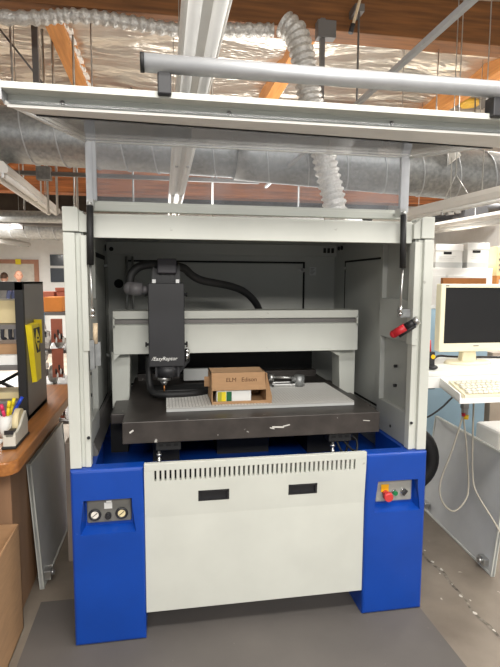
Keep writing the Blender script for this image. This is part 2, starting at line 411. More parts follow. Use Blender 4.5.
# ------------------------------------------------------------------ ducts and ceiling services
def seam(p0, p1, r, pitch=.26):
    p0, p1 = Vector(p0), Vector(p1); L_ = (p1-p0).length; d = (p1-p0)/L_; u = Vector((0, 1, 0)); v = d.cross(u).normalized(); n = int(L_/pitch*20)
    return MB().tube([p0+d*(L_*i/n)+(r+.002)*(math.cos(2*PI*i/20)*u+math.sin(2*PI*i/20)*v) for i in range(n+1)], .007, n=5, smooth=1)
def spiral(p0, p1, r, n=40, ridge=0, pitch=.26):
    p0, p1 = Vector(p0), Vector(p1); L_ = (p1-p0).length
    def rf(i, m):
        s = (i/(m-1)*L_) % pitch
        return r+(ridge if s < .03 else 0)
    pts = [p0.lerp(p1, i/(n-1)) for i in range(n)]
    return MB().tube(pts, r, n=28, smooth=1, rfun=rf)
t = thing('round_duct', 'big round galvanised duct crossing behind the clear hood', 'duct', (1.2, 2.62, 2.3))
spiral((-5.1, 2.62, 2.72), (1.05, 2.62, 2.55), .22).build('duct_run', GALV, t)
spiral((1.0, 2.62, 2.55), (6.3, 2.62, 2.30), .235).build('duct_run', GALV, t)
seam((-5.1, 2.62, 2.72), (1.0, 2.62, 2.55), .22, .25).build('spiral_seam', ALU, t)
seam((1.05, 2.62, 2.55), (6.3, 2.62, 2.30), .235, .36).build('spiral_seam', ALU, t)
for x in (-1.05, -.2, 2.9, 4.2):
    MB().cyl((x, 2.62, 2.4), (x, 2.62, 3.9), .006, n=8).torus((x, 2.62, 2.60-.03*(x)), .235, .006, (1, 0, 0)).build('hanger', STEEL, t)
t = thing('round_duct', 'smaller round duct far at left above the white wall', 'duct', (-2, 6, 2.0))
spiral((-5.1, 6.0, 2.22), (.8, 6.0, 2.18), .18).build('duct_run', GALV, t)
seam((-5.1, 6.0, 2.22), (.8, 6.0, 2.18), .18, .2).build('spiral_seam', ALU, t)
for x in (-1.6, -.9): MB().cyl((x, 6, 2.2), (x, 6, 3.9), .012, n=8).build('hanger', STEEL, t)
tc_ = thing('hanger_clips', 'two white clips with a forked wire holding the right strip lamp', 'clip', (2.75, 2.0, 2.06))
for y in (1.93, 2.03): MB().cyl((2.745, y, 1.985), (2.745, y, 2.013), .022).build('clip', WHITE, tc_)
MB().cyl((2.74, 1.98, 2.30), (2.74, 1.80, 2.12), .004, n=6).cyl((2.74, 1.98, 2.30), (2.74, 2.14, 2.12), .004, n=6).cyl((2.74, 1.98, 2.30), (2.74, 1.98, 3.9), .004, n=6).build('forked_wire', STEEL, tc_)
t = thing('conduit_rail', 'dark steel conduit rail with box hung below the round duct', 'conduit', (-.8, 3.6, 2.49))
MB().box(-3.5, 1.4, 3.58, 3.62, 2.475, 2.515).build('rail', CAB, t)
MB().box(-.88, -.74, 3.55, 3.64, 2.43, 2.56, .004).build('junction_box', GALV, t)
for x in (-.79, -.70, -.5, .9): MB().cyl((x, 3.64, 2.1), (x, 3.64, 3.9), .012, n=8).build('drop_pipe', STEEL, t)
t = thing('conduit_pipe', 'dark pipe with box in front of the small far duct', 'conduit', (-1.7, 5.6, 2.2))
MB().cyl((-4.5, 5.7, 2.21), (1, 5.7, 2.19), .025).box(-1.70, -1.55, 5.66, 5.74, 2.13, 2.28).build('rail', CAB, t)
MB().cyl((-1.3, 5.7, 2.2), (-1.3, 5.7, 3.9), .01).build('drop_pipe', STEEL, t)

def flex(pts, r, amp, pitch):
    P = [Vector(p) for p in pts]; Q = []
    for i in range(len(P)-1):
        a, b_, c, d = P[max(i-1, 0)], P[i], P[i+1], P[min(i+2, len(P)-1)]
        m = max(4, int((c-b_).length/(pitch/4)))
        for k in range(m):
            t = k/m; Q.append(.5*((2*b_)+(c-a)*t+(2*a-5*b_+4*c-d)*t*t+(3*b_-a-3*c+d)*t**3))
    return MB().tube(Q, r, n=18, smooth=1, rfun=lambda i, m: r+amp*(1 if i % 4 in (0, 1) else -1))
FLEX2 = mat('bright_foil_hose', (222, 220, 216), .35, .6, var=.12, scale=50, bump=.6, bscale=60)
solo('flexible_duct', flex([(-2.5, 2.47, 3.44), (-.86, 2.47, 3.44), (-.3, 2.47, 3.50), (.1, 2.46, 3.485), (.45, 2.45, 3.455), (1.0, 2.43, 3.485), (1.30, 2.41, 3.50)], .052, .006, .075), FLEX2,
     'slim bright foil hose running along under the timber beam', 'hose')
solo('flexible_duct', flex([(1.36, 2.30, 3.50), (1.44, 2.26, 3.42), (1.485, 2.24, 3.28), (1.53, 2.24, 3.10), (1.57, 2.24, 2.9), (1.63, 2.22, 2.68), (1.70, 2.22, 2.4), (1.78, 2.22, 2.1), (1.82, 2.24, 1.9)], .094, .009, .05), FLEX2,
     'thick corrugated foil hose dropping from the timber beam behind the hood', 'hose')

# strip lamp fixtures
def strip(p0, p1, wdt, lab, rods=3, tubes=True):
    p0, p1 = Vector(p0), Vector(p1); L_ = (p1-p0).length; d = (p1-p0).normalized()
    q = Vector((0, 1, 0)).rotation_difference(d).to_matrix().to_4x4()
    M = Matrix.Translation(p0) @ q; h = wdt/2
    t = thing('strip_light', lab, 'light', p0.lerp(p1, .5), 'unlit strip lamps hung in rows')
    hs = MB().prism([(-h, .0), (-h*.9, -.012), (h*.9, -.012), (h, 0), (h, .035), (h*.6, .075), (-h*.6, .075), (-h, .035)], 'y', 0, L_)
    hs.xf(M).build('housing', OFFW, t)
    if tubes:
        for s in (-1, 1):
            MB().cyl((s*h*.5, .06, -.022), (s*h*.5, L_-.06, -.022), wdt*.145, n=14).xf(M).build('tube_cover', WHITE, t)
        k = int(L_/1.22)
        for i in range(k+1):
            for s in (-1, 1): MB().box(s*h*.5-.012, s*h*.5+.012, i*1.2, i*1.2+.03, -.05, -.01, .003).xf(M).build('lamp_holder', STEEL, t)
    for i in range(rods):
        p = p0.lerp(p1, (i+.6)/rods)
        MB().cyl(p+Vector((0, 0, .06)), (p.x, p.y, ZC), .004, n=6).build('hanger_rod', STEEL, t)
    return t
strip((.49, -.80, 2.235), (.50, 4.4, 2.235), .145, 'strip lamp channel above the machine running to the back', 3)
strip((-.88, 2.3, 2.25), (-.95, 4.7, 2.25), .16, 'strip lamp at left between the duct and the white post', 2)
strip((-2.75, 6.2, 2.12), (-2.70, 10.6, 2.22), .16, 'long far strip lamp above the people at left', 3)
strip((2.80, .9, 2.035), (2.67, 3.4, 2.05), .09, 'strip lamp at right above the white archive boxes, with wire hangers', 2)
strip((3.95, 2.7, 2.10), (4.05, 5.6, 2.16), .2, 'strip lamp low at right just over the archive boxes', 2)
solo('ceiling_channel', MB().box(1.425, 1.449, -.6, 3.4, 2.397, 2.420), ALU, 'thin grey metal channel rising to the upper right above the hood handle', 'channel')
t = thing('rope', 'pale cord hanging from the timber beam at top', 'cord', (1.85, 2.2, 3.5))
MB().tube([(2.02, 2.2, 3.95), (1.96, 2.2, 3.7), (1.90, 2.2, 3.48)], .012).build('line', PALEW, t)
MB().cyl((1.905, 2.2, 3.50), (1.885, 2.2, 3.43), .02).build('tip', BLACK, t)
solo('hanging_chain', MB().tube([(-.92, 3.0, 3.95), (-.92, 3.0, 3.1), (-.91, 3.0, 2.8)], .011, n=6, rfun=lambda i, m: .014 if i % 2 else .007, smooth=14), STEEL, 'thin metal chain hanging near the upper left corner', 'chain')
solo('metal_strut', MB().box(-.75, -.70, 3.0, 3.05, 2.75, 3.95), CAB, 'dark slotted steel strut hanging near the upper left', 'strut')
solo('brace_rod', MB().cyl((-1.25, 3.1, 3.9), (-.55, 3.1, 3.02), .009, n=8), CAB, 'thin slanting brace rod at the upper left', 'rod')
t = thing('metal_strut', 'dark strut with box bolted to the timber beam beside the foil hose', 'strut', (1.83, 2.40, 2.9))
MB().box(1.69, 1.73, 2.38, 2.42, 2.75, 3.62).build('post', CAB, t)
MB().box(1.66, 1.82, 2.36, 2.448, 3.46, 3.60, .005).build('junction_box', CAB, t)
solo('hanger_rod', MB().cyl((2.0, 2.32, 2.6), (2.0, 2.32, 3.70), .009, n=8).box(1.96, 2.04, 2.30, 2.448, 3.66, 3.72), CAB, 'thin rod with a clip screwed to the timber beam right of the cord', 'rod')
t = thing('ceiling_detector', 'round yellow disc on a grey ceiling plate at upper right', 'detector', (4.45, 4.55, 3.8))
MB().box(4.33, 4.85, 4.45, 4.85, 3.86, 3.93).build('back_plate', CAB, t)
MB().cyl((4.48, 4.58, 3.80), (4.48, 4.58, 3.87), .12).build('disc', mat('amber_plastic', (222, 178, 70), .4), t)
t = thing('hanging_star', 'white folded star shape hanging behind the hood at right', 'ornament', (2.87, 2.2, 2.44))
MB().hexa([(2.80, 2.2, 2.60), (2.93, 2.22, 2.52), (2.83, 2.25, 2.44), (2.80, 2.2, 2.59)], [(2.82, 2.15, 2.58), (2.86, 2.15, 2.53), (2.84, 2.16, 2.48), (2.82, 2.15, 2.57)]).build('cone', PAPER, t)
MB().cyl((2.83, 2.2, 2.05), (2.83, 2.2, 3.9), .004, n=6).build('cord', STEEL, t)
t = thing('blower', 'round black blower hung among dark pipes behind the right lamp', 'blower', (4.35, 4.2, 2.15))
MB().cyl((4.35, 4.1, 2.30), (4.35, 4.4, 2.30), .17).build('drum', BLACK, t)
MB().cyl((4.5, 4.25, 2.38), (5.4, 4.3, 2.52), .07).build('pipe', BLACK, t)
MB().cyl((4.35, 4.25, 2.4), (4.35, 4.25, 3.9), .01).build('rod', CAB, t)
solo('grey_pipe', MB().cyl((-3.5, 4.9, 2.20), (3.1, 4.9, 2.24), .075).cyl((.0, 4.9, 2.2), (.0, 4.9, 3.85), .012).cyl((2.2, 4.9, 2.2), (2.2, 4.9, 3.85), .012), GALV, 'grey pipe crossing low behind the clear hood above the roof', 'pipe')
solo('pipe_bundle', MB().cyl((2.7, 6.6, 2.5), (6.2, 6.6, 2.62), .09).cyl((2.7, 6.3, 2.34), (6.2, 6.4, 2.50), .06).cyl((3.2, 6.4, 2.4), (3.2, 6.4, 3.88), .03), BLACK, 'dark pipe bundle in the shade under the ceiling at right', 'pipe')

# ------------------------------------------------------------------ the machine
W = 1.45
mc = thing('cnc_router', 'large blue and white cnc router enclosure with raised clear hood', 'machine', (W/2, .5, MT))

def pedestal(x0, x1, p0, p1):
    body = MB(); b = bmesh.new(); bmesh.ops.create_cube(b, size=1)
    for v in b.verts: v.co = Vector(((x0+x1)/2+v.co.x*(x1-x0), .1525+v.co.y*.335, (MT+.71)/2+v.co.z*(.71-MT)))
    eds = [e for e in b.edges if all(v.co.y < .05 for v in e.verts)]
    bmesh.ops.bevel(b, geom=eds, offset=.012, segments=3, affect='EDGES', profile=.5); body._merge(b)
    # pocket whose floor is a ledge sloping out to the front and spreading sideways
    zt, zb, zo, d = .588, .470, .448, .032
    c = MB().hexa([(p0, d, zt), (p1, d, zt), (p1, d, zb), (p0, d, zb)], [(p0, -.03, zt+.002), (p1, -.03, zt+.002), (p1+.018, -.03, zo), (p0-.018, -.03, zo)])
    k0, k1 = (.086, .30) if x0 < .5 else (1.15, 1.364)
    return cut(body, [c, MB().box(k0, k1, .046, .5, .602, .75)]).build('pedestal', BLUE, mc)
PL = pedestal(0, .272, .046, .226)
PR = pedestal(1.178, 1.45, 1.232, 1.412)
# left: gauges
MB().box(.052, .221, .022, .034, .482, .580, .006).build('instrument_plate', PLATED, PL)
for x, fm in ((.083, FACEG), (.184, IVORY)):
    g = MB().torus((x, .016, .518), .019, .005, (0, 1, 0)).cyl((x, .024, .518), (x, .017, .518), .020).build('pressure_gauge', BLACK, PL)
    MB().cyl((x, .018, .518), (x, .0145, .518), .0155).build('gauge_dial', fm, PL)
    MB().box(x-.001, x+.001, .0125, .0145, .506, .530, 0, ((x, .013, .518), .9, 'Y')).build('needle', DARK, PL)
MB().cyl((.133, .024, .512), (.133, .006, .512), .012).cyl((.133, .010, .512), (.133, -.004, .512), .008).build('regulator_knob', BLACK, PL)
MB().box(.118, .148, .0200, .023, .538, .562).box(.126, .146, .0200, .023, .56, .570).build('paper_label', PAPER, PL)
# right: switches
MB().box(1.240, 1.405, .022, .034, .482, .580, .006).build('instrument_plate', PLATE, PR)
MB().box(1.262, 1.296, .018, .023, .528, .560).build('stop_label', mat('signal_yellow', (244, 180, 20), .5), PR)
MB().cyl((1.281, .024, .524), (1.281, -.004, .520), .013).cyl((1.281, -.004, .520), (1.281, -.022, .517), .021, .018).build('emergency_stop_button', mat('faded_red', (214, 66, 66), .4), PR)
MB().cyl((1.323, .024, .522), (1.323, .012, .522), .013).build('button_ring', CHROME, PR)
MB().cyl((1.323, .013, .522), (1.323, .006, .522), .010).build('start_button', GREEN, PR)
MB().cyl((1.365, .024, .524), (1.365, .012, .524), .014).build('switch_ring', CHROME, PR)
MB().box(1.360, 1.370, .000, .014, .510, .538, .002, ((1.365, .01, .524), .7, 'Y')).build('selector_switch', BLACK, PR)
# rear pedestals and blue tub
for x0, x1 in ((0, .272), (1.178, 1.45)): MB().box(x0, x1, .75, 1.10, MT, .69, .008).build('rear_pedestal', BLUE, mc)
MB().box(.04, 1.41, .046, 1.10, .55, .60).box(.01, 1.44, .32, 1.10, .42, .55).box(.273, 1.177, .022, .06, .50, .56).build('base_tub', BLUE, mc)
# front panel with slots and two grip recesses
SHR = Matrix(((1, 0, 0, 0), (0, 1, -.075, .075*.5), (0, 0, 1, 0), (0, 0, 0, 1)))
def lean(b):
    for v in b.bm.verts:
        if v.co.z > .5001: v.co.y -= (v.co.z-.5)*.075
    return b
def front_panel():
    b = MB(); x0, x1, y0, y1 = .2735, 1.1765, -.004, .018
    zs0, zs1 = .650, .693
    hz0, hz1 = .556, .600
    b.box(x0, x1, y0, y1, MT+.105, .500); b.box(x0, x1, y0, y1, .500, hz0); b.box(x0, x1, y0, y1, hz1, zs0)
    for a, c in ((x0, .481), (.604, .847), (.968, x1)): b.box(a, c, y0, y1, hz0, hz1)
    n = 43; sx0, pit, sw = .312, .01925, .0078
    b.box(x0, sx0, y0, y1, zs0, zs1)
    for i in range(n-1): b.box(sx0+i*pit+sw, sx0+(i+1)*pit, y0, y1, zs0, zs1)
    b.box(sx0+(n-1)*pit+sw, x1, y0, y1, zs0, zs1); b.box(x0, x1, y0, y1, zs1, .722, .0015)
    return lean(b)
FP = front_panel().build('front_panel', CREAM, mc)
MB().box(.29, 1.16, .0185, .0195, .63, .71).xf(SHR).build('slot_shade', DARK, FP)  # dark sheet standing in for the shaded tub interior behind the slots
for x0, x1 in ((.481, .604), (.847, .968)):
    MB().box(x0, x1, .006, .0115, .556, .600).box(x0, x1, -.005, .006, .592, .600).box(x0, x0+.008, -.005, .006, .556, .6).box(x1-.008, x1, -.005, .006, .556, .6).box(x0, x1, -.005, .006, .556, .561).xf(SHR).build('recessed_handle', BLACK, FP)
# side walls with posts
def mir(x): return W-x
def side(sgn):
    X = (lambda a, b_: (a, b_)) if sgn < 0 else (lambda a, b_: (W-b_, W-a))
    b = MB()
    b.box(*X(0, .045), .322, 1.10, .55, .712).box(*X(0, .045), .03, 1.10, .712, 1.64)
    b.box(*X(0, .045), .10, 1.10, 1.64, 1.675)
    # thick pillar behind the post, with two sunk bays on the inner face
    for z0, z1 in ((.712, .86), (1.165, 1.345), (1.600, 1.675)): b.box(*X(.044, .068), .03, .36, z0, z1, .002)
    for z0, z1 in ((.86, 1.165), (1.345, 1.600)):
        b.box(*X(.044, .068), .03, .062, z0, z1); b.box(*X(.044, .068), .335, .36, z0, z1)
    wl = b.build('side_wall', GREY, mc)
    p = MB()
    p.box(*X(0, .042), .0, .05, .712, 1.594, .003).box(*X(.042, .060), .018, .05, .712, 1.594).box(*X(.060, .082), .002, .05, 1.16, 1.585, .002).box(*X(.056, .076), .010, .05, .712, 1.20, .002)
    ax = lambda q: q if sgn < 0 else W-q
    p.prism([(ax(0), 1.598), (ax(.056), 1.598), (ax(.056), 1.678), (ax(.048), 1.686), (ax(0), 1.686)], 'y', .0, .10, .003)
    p.prism([(ax(.056), 1.598), (ax(.084), 1.598), (ax(.084), 1.655), (ax(.056), 1.675)], 'y', .012, .10)
    p.build('front_post', CREAM, mc)
    h = MB()
    xg = X(.045, .0475)
    gw = .022 if sgn < 0 else .010
    for y0, y1, z0, z1 in ((.37, .896, 1.532, 1.532+gw), (.37, .896, .80, .81), (.886, .886+gw*1.6, .80, 1.532+gw)): h.box(*xg, y0, y1, z0, z1)
    h.build('hatch_gasket', DARK, wl)
    MB().box(*X(.045, .049), .37, .884, .812, 1.530, .001).build('hatch_panel', GREY, wl)
    lt = MB()
    for z in (1.50, 1.02): lt.cyl((ax(.048), .882, z), (ax(.066), .882, z), .009).box(*sorted((ax(.050), ax(.060))), .872, .905, z-.006, z+.006)
    lt.build('hatch_latch', STEEL, wl)
    sc = MB()
    for z in (.95, 1.04, .76): sc.cyl((ax(.060), .20, z), (ax(.047 if z > .86 else .071), .20, z), .007, n=10)
    sc.build('screw', BLACK, wl)
    s2 = MB()
    for z in (.83,): s2.cyl((ax(.07), .004, z), (ax(.07), -.001, z), .006, n=10)
    s2.build('screw', BLACK, wl)
    r = MB().prism([(ax(.045), .69), (ax(.070), .69), (ax(.088), .72), (ax(.060), .79), (ax(.045), .79)], 'y', .14 if sgn < 0 else .36, 1.05)
    r.build('guard_rail', CAB, wl)
    return wl
SL = side(-1); SR = side(1)
for y, z in ((.95, 1.62), (1.0, 1.62)): MB().cyl((1.395, y, z), (1.403, y, z), .012).build('knockout', DARK, SR)
MB().cyl((.046, .96, 1.60), (.050, .96, 1.60), .018).build('knockout', DARK, SL)
# back wall
BWm = MB().box(.045, 1.405, 1.085, 1.10, .55, 1.64).box(.045, 1.405, 1.06, 1.085, 1.575, 1.64)
BW = BWm.build('back_wall', GREY, mc)
g = MB()
for x0, x1, z0, z1 in ((.16, 1.212, 1.531, 1.541), (1.202, 1.212, .82, 1.541), (.16, 1.212, .81, .82)): g.box(x0, x1, 1.078, 1.086, z0, z1)
g.build('hatch_gasket', DARK, BW)
MB().box(.17, 1.200, 1.076, 1.086, .822, 1.529, .002).build('hatch_panel', GREY, BW)
MB().cyl((1.196, 1.08, 1.49), (1.196, 1.055, 1.49), .012).box(1.165, 1.20, 1.055, 1.065, 1.484, 1.498).build('hatch_latch', STEEL, BW)
MB().cyl((.105, 1.086, 1.405), (.105, 1.080, 1.405), .026).build('knockout', DARK, BW)
k = MB()
for x in (1.33, 1.355, 1.38): k.box(x-.008, x+.008, 1.056, 1.061, 1.595, 1.625)
k.cyl((.07, 1.061, 1.60), (.07, 1.055, 1.60), .012); k.build('vent_hole', DARK, BW)
MB().box(1.245, 1.285, 1.082, 1.086, 1.46, 1.51).build('sticker', LEAF, BW)
tx = MB()
for i in range(5): tx.box(1.249, 1.249+.03*(.6+.4*((i*7) % 3)/2), 1.081, 1.083, 1.468+i*.008, 1.471+i*.008)
tx.build('sticker_lines', CAB, BW)
MB().cyl((.150, 1.06, 1.05), (.150, 1.06, 1.56), .008).cyl((.185, 1.06, 1.05), (.185, 1.06, 1.56), .006).build('pipe', STEEL, BW)
# roof and front header
RF = MB().box(.045, 1.405, .10, 1.10, 1.640, 1.660).build('roof', GREY, mc)
MB().prism([(.03, 1.580), (.03, 1.662), (.036, 1.668), (.10, 1.668), (.10, 1.655), (.06, 1.590), (.06, 1.580)], 'x', .084, 1.366, .001).build('front_header', CREAM, mc)

# machine table, supports, leveling studs
TB = MB().box(.19, 1.26, .05, 1.0, .782, .87, .003).build('machine_table', TABLE, mc)
MB().box(.30, .42, .35, .95, .59, .782).box(1.03, 1.15, .35, .95, .59, .782).box(.6, .85, .4, .9, .59, .782).build('table_support', RUBBER, mc)
for x in (.368, 1.092):
    c = MB().box(x-.05, x+.05, .07, .14, .742, .782, .003).build('clamp_block', RUBBER, TB)
    b = MB()
    for q in (-.03, 0, .03): b.box(x+q-.009, x+q+.009, .0685, .0705, .760, .770)
    b.build('clamp_slot', DARK, TB)
    xs = .330 if x < .7 else 1.066
    MB().cyl((xs, .09, .591), (xs, .09, .745), .006).cyl((xs, .09, .715), (xs, .09, .725), .012, n=6).cyl((xs, .09, .69), (xs, .09, .70), .010, n=6).build('leveling_stud', STEEL, TB)
MB().tube([(1.11, .09, .745), (1.15, .085, .70), (1.18, .10, .69), (1.185, .12, .73), (1.16, .14, .75)], .005).tube([(1.08, .09, .75), (1.10, .08, .70), (1.13, .10, .685), (1.15, .13, .72)], .005).build('cable', RUBBER, TB)
SCUFF = mat('pale_scuff', (206, 204, 198), .8)
for x, z, w_, h_, a in ((.225, .832, .018, .007, -.6), (.815, .824, .05, .006, .05), (.850, .829, .03, .005, -.2), (.79, .820, .02, .004, .3), (1.20, .835, .03, .003, .1)):
    MB().box(x-w_/2, x+w_/2, .0494, .0502, z-h_/2, z+h_/2, 0, ((x, .05, z), a, 'Y')).build('scuff_mark', SCUFF, TB)
# dark box standing in for shadow, and low rail behind the gantry
MB().box(.21, 1.24, .99, 1.03, .80, 1.12).build('shade_box', RUBBER, mc)
MB().box(.21, 1.24, .90, .96, .80, .905, .003).build('rear_rail', TABLE, mc)
MB().box(.46, .68, .80, .83, .88, .945, .003).build('scrap_guard', LEAF, mc)

# gantry
GY0, GY1 = .49, .63
ga = MB().box(.122, 1.328, GY0, GY1, 1.242, 1.280, .002).box(.122, 1.328, GY0, GY1, 1.076, 1.214, .002).box(.122, 1.328, GY0+.02, GY1, 1.2, 1.25).box(.122, .130, GY0, GY1, 1.2, 1.25)
GA = ga.box(1.320, 1.328, GY0, GY1, 1.2, 1.25).build('gantry', CREAM, mc)
MB().box(.131, 1.319, GY0+.010, GY0+.021, 1.219, 1.237).build('guide_rail', CAB, GA)
MB().prism([(.122, 1.078), (.122, 1.046), (.155, 1.078)], 'y', GY0+.002, GY0+.02).build('corner_gusset', CREAM, GA)
MB().prism([(1.18, 1.078), (1.25, 1.04), (1.26, 1.078)], 'y', GY0+.05, GY0+.07).build('corner_gusset', CREAM, GA)
for s in (0, 1):
    q = (lambda x: x) if s == 0 else (lambda x: W-x)
    MB().prism([(q(.105), 1.08), (q(.195), 1.08), (q(.185), .80), (q(.105), .80)], 'y', .56, .68, .004).build('gantry_leg', CREAM, GA)
    MB().box(*sorted((q(.122), q(.188))), .30, .90, .795, .84, .004).build('leg_shoe', TABLE, GA)
    MB().box(*sorted((q(.10), q(.18))), .5, 1.05, .59, .795).build('linear_rail', RUBBER, GA)

# spindle carriage
cx0, cx1 = .288, .449
SP = MB().box(cx0, cx1, .36, .492, 1.034, 1.412, .004).build('spindle_carriage', BLACK, mc)
text_mesh('lettering', '/EasyRaptor', .0235, (.300, .3590, 1.064), (PI/2, 0, 0), PAPER, SP, shear=.25)
col = MB().box(.305, .432, .42, .49, 1.412, 1.492)
for i in range(6): col.box(.31+i*.02, .318+i*.02, .412, .43, 1.412, 1.49)
col.build('axis_column', BLACK, SP)
MB().box(.330, .416, .385, .475, 1.455, 1.522, .005).build('cable_bracket', mat('charcoal_bracket', (58, 56, 62), .5), SP)
cl = MB()
for x in (.315, .42): cl.box(x-.008, x+.008, .385, .42, 1.412, 1.428)
cl.build('clip', STEEL, SP)
MB().cyl((.37, .41, 1.034), (.37, .41, .985), .055).box(.315, .425, .38, .45, .985, 1.034).build('spindle', BLACK, SP)
st = MB().cyl((.355, .40, .985), (.355, .40, .965), .030).cyl((.355, .40, .965), (.355, .40, .945), .020, .012)
st.build('collet', STEEL, SP)
MB().cyl((.355, .40, .905), (.355, .40, .948), .004).build('cutter', mat('brass', (190, 130, 80), .35, .8), SP)
MB().prism([(.425, .98), (.475, 1.045), (.475, 1.10), (.449, 1.10), (.40, 1.0)], 'y', .44, .47, .003).build('side_arm', BLACK, SP)
MB().cyl((.462, .43, 1.05), (.462, .43, 1.09), .010, .012).sph((.462, .43, 1.095), .013).cyl((.462, .43, 1.11), (.462, .43, 1.14), .004).build('coolant_nozzle', CHROME, SP)
sc = MB()
for z in (1.13, 1.36):
    for x, d in ((cx1, 1), (cx0, -1)): sc.cyl((x, .42, z), (x+d*.012, .42, z), .006).cyl((x+d*.010, .42, z), (x+d*.016, .42, z), .011)
sc.build('thumb_screw', RUBBER, SP)
MB().tube([(.285, .50, 1.06), (.285, .47, 1.0), (.29, .44, .93), (.31, .40, .905), (.38, .375, .902), (.50, .39, .902), (.57, .44, .904)], .016, n=12).build('suction_hose', RUBBER, SP)
MB().box(.30, .60, .43, .56, .895, .912, .006).build('dust_shoe', RUBBER, SP)
MB().tube([(.335, .43, 1.495), (.29, .425, 1.495), (.245, .42, 1.482), (.215, .42, 1.45), (.208, .42, 1.415), (.215, .42, 1.395)], .020).build('cable_hose', RUBBER, SP)
MB().cyl((.205, .41, 1.388), (.262, .41, 1.382), .030).cyl((.262, .41, 1.382), (.288, .41, 1.382), .018).sph((.208, .41, 1.388), .030).build('connector', mat('connector_grey', (104, 102, 104), .5), SP)
MB().tube([(.41, .44, 1.490), (.455, .47, 1.480), (.49, .50, 1.450), (.54, .53, 1.425), (.62, .58, 1.410), (.70, .64, 1.395), (.77, .69, 1.370), (.83, .74, 1.325), (.87, .78, 1.270), (.88, .80, 1.20), (.88, .82, 1.10)], .019).build('cable_hose', RUBBER, SP)

# gas struts
def gas(x, zr, sx):
    b = MB().cyl((x, -.004, 1.690), (x-.004*sx, -.004, 1.478), .0125).build('gas_strut', RUBBER, mc)
    MB().cyl((x-.004*sx, -.004, 1.480), (x, -.004, zr), .0045).build('strut_rod', STEEL, b)
    MB().sph((x, -.004, zr), .009).cyl((x, -.004, zr), (x-.02*sx, .02, zr), .005).cyl((x, -.004, zr+.005), (x, -.004, zr+.03), .008).build('ball_joint', CHROME, b)
    MB().sph((x, -.004, 1.695), .010).cyl((x, -.004, 1.695), (x, .08, 1.70), .006).box(x-.012, x+.012, .0, .05, 1.685, 1.715).build('hinge_bracket', STEEL, b)
    return b
g0 = gas(.098, 1.292, 1); gas(1.309, 1.292, -1)
MB().cyl((.100, .03, 1.185), (.102, .03, 1.262), .009).build('prop_dowel', PALEW, SL)
MB().box(.082, .098, .01, .05, 1.09, 1.20).box(.098, .118, .03, .05, 1.10, 1.19).build('latch_bracket', GALV, SL)
MB().box(1.322, 1.390, .02, .05, 1.275, 1.31).build('latch_bracket', GALV, SR)

# raised hood: upright clear pane on a hinged rail, clear canopy out to a cream edge profile with a tube handle
SLP = .12/.78
def cz(y): return 1.94-(.1-y)*SLP
HD = MB().box(.080, 1.370, .085, .115, 1.684, 1.712, .002).box(.080, 1.370, .095, .125, 1.712, 1.722).build('hood', CREAM, mc)
for x in (.074, 1.350): MB().box(x, x+.026, .088, .112, 1.712, 1.938, .002).box(x+.026 if x < .5 else x-.012, x+.038 if x < .5 else x, .085, .105, 1.722, 1.938).build('hood_stile', ALU, HD)
MB().box(.112, 1.338, .097, .103, 1.722, 1.940).build('upright_pane', ACRYL, HD)
q = [(.075, .1, cz(.1)), (1.375, .1, cz(.1)), (1.445, -.66, cz(-.66)), (.005, -.66, cz(-.66))]
MB().hexa(q, [(a, b_, c_+.006) for a, b_, c_ in q]).build('canopy_pane', ACRYL, HD)
MB().tube([(.075, .1, cz(.1)), (.005, -.66, cz(-.66))], .005, n=8).tube([(1.375, .1, cz(.1)), (1.445, -.66, cz(-.66))], .005, n=8).tube([(.075, .1, cz(.1)), (1.375, .1, cz(.1))], .0035, n=8).build('pane_edging', OFFW, HD)
MB().hexa([(.05, -.555, cz(-.555)-.004), (1.40, -.405, cz(-.405)-.004), (1.40, -.42, cz(-.42)-.004), (.05, -.57, cz(-.57)-.004)],
          [(.05, -.555, cz(-.555)-.012), (1.40, -.405, cz(-.405)-.012), (1.40, -.42, cz(-.42)-.012), (.05, -.57, cz(-.57)-.012)]).build('gasket_strip', RUBBER, HD)
MB().hexa([(.05, -.57, cz(-.57)-.003), (1.42, -.42, cz(-.42)-.003), (1.44, -.66, cz(-.66)-.003), (.008, -.66, cz(-.66)-.003)],
          [(.05, -.57, cz(-.57)-.009), (1.42, -.42, cz(-.42)-.009), (1.44, -.66, cz(-.66)-.009), (.008, -.66, cz(-.66)-.009)]).build('lip_plate', OFFW, HD)
MB().prism([(-.688, 1.861), (-.63, 1.869), (-.63, 1.824), (-.640, 1.820), (-.641, 1.848), (-.688, 1.846)], 'x', .004, 1.446, .001).build('edge_profile', CREAM, HD)
for x in (.0015, 1.4460): MB().box(x, x+.0025, -.686, -.632, 1.822, 1.864).build('end_plate', ALU, HD)
for x in (.125, .52, .95): MB().sph((x, -.641, 1.836), .006).build('screw', CAB, HD)
HN = MB().cyl((.316, -.70, 1.917), (1.24, -.70, 1.917), .0205, n=28).build('tube_handle', ALU, HD)
MB().cyl((.308, -.70, 1.917), (.317, -.70, 1.917), .0215, n=28).cyl((1.239, -.70, 1.917), (1.248, -.70, 1.917), .0215, n=28).build('end_cap', RUBBER, HN)
for x in (.362, 1.216): MB().box(x-.016, x+.016, -.705, -.665, 1.850, 1.902, .003).build('handle_bracket', BLACK, HN)

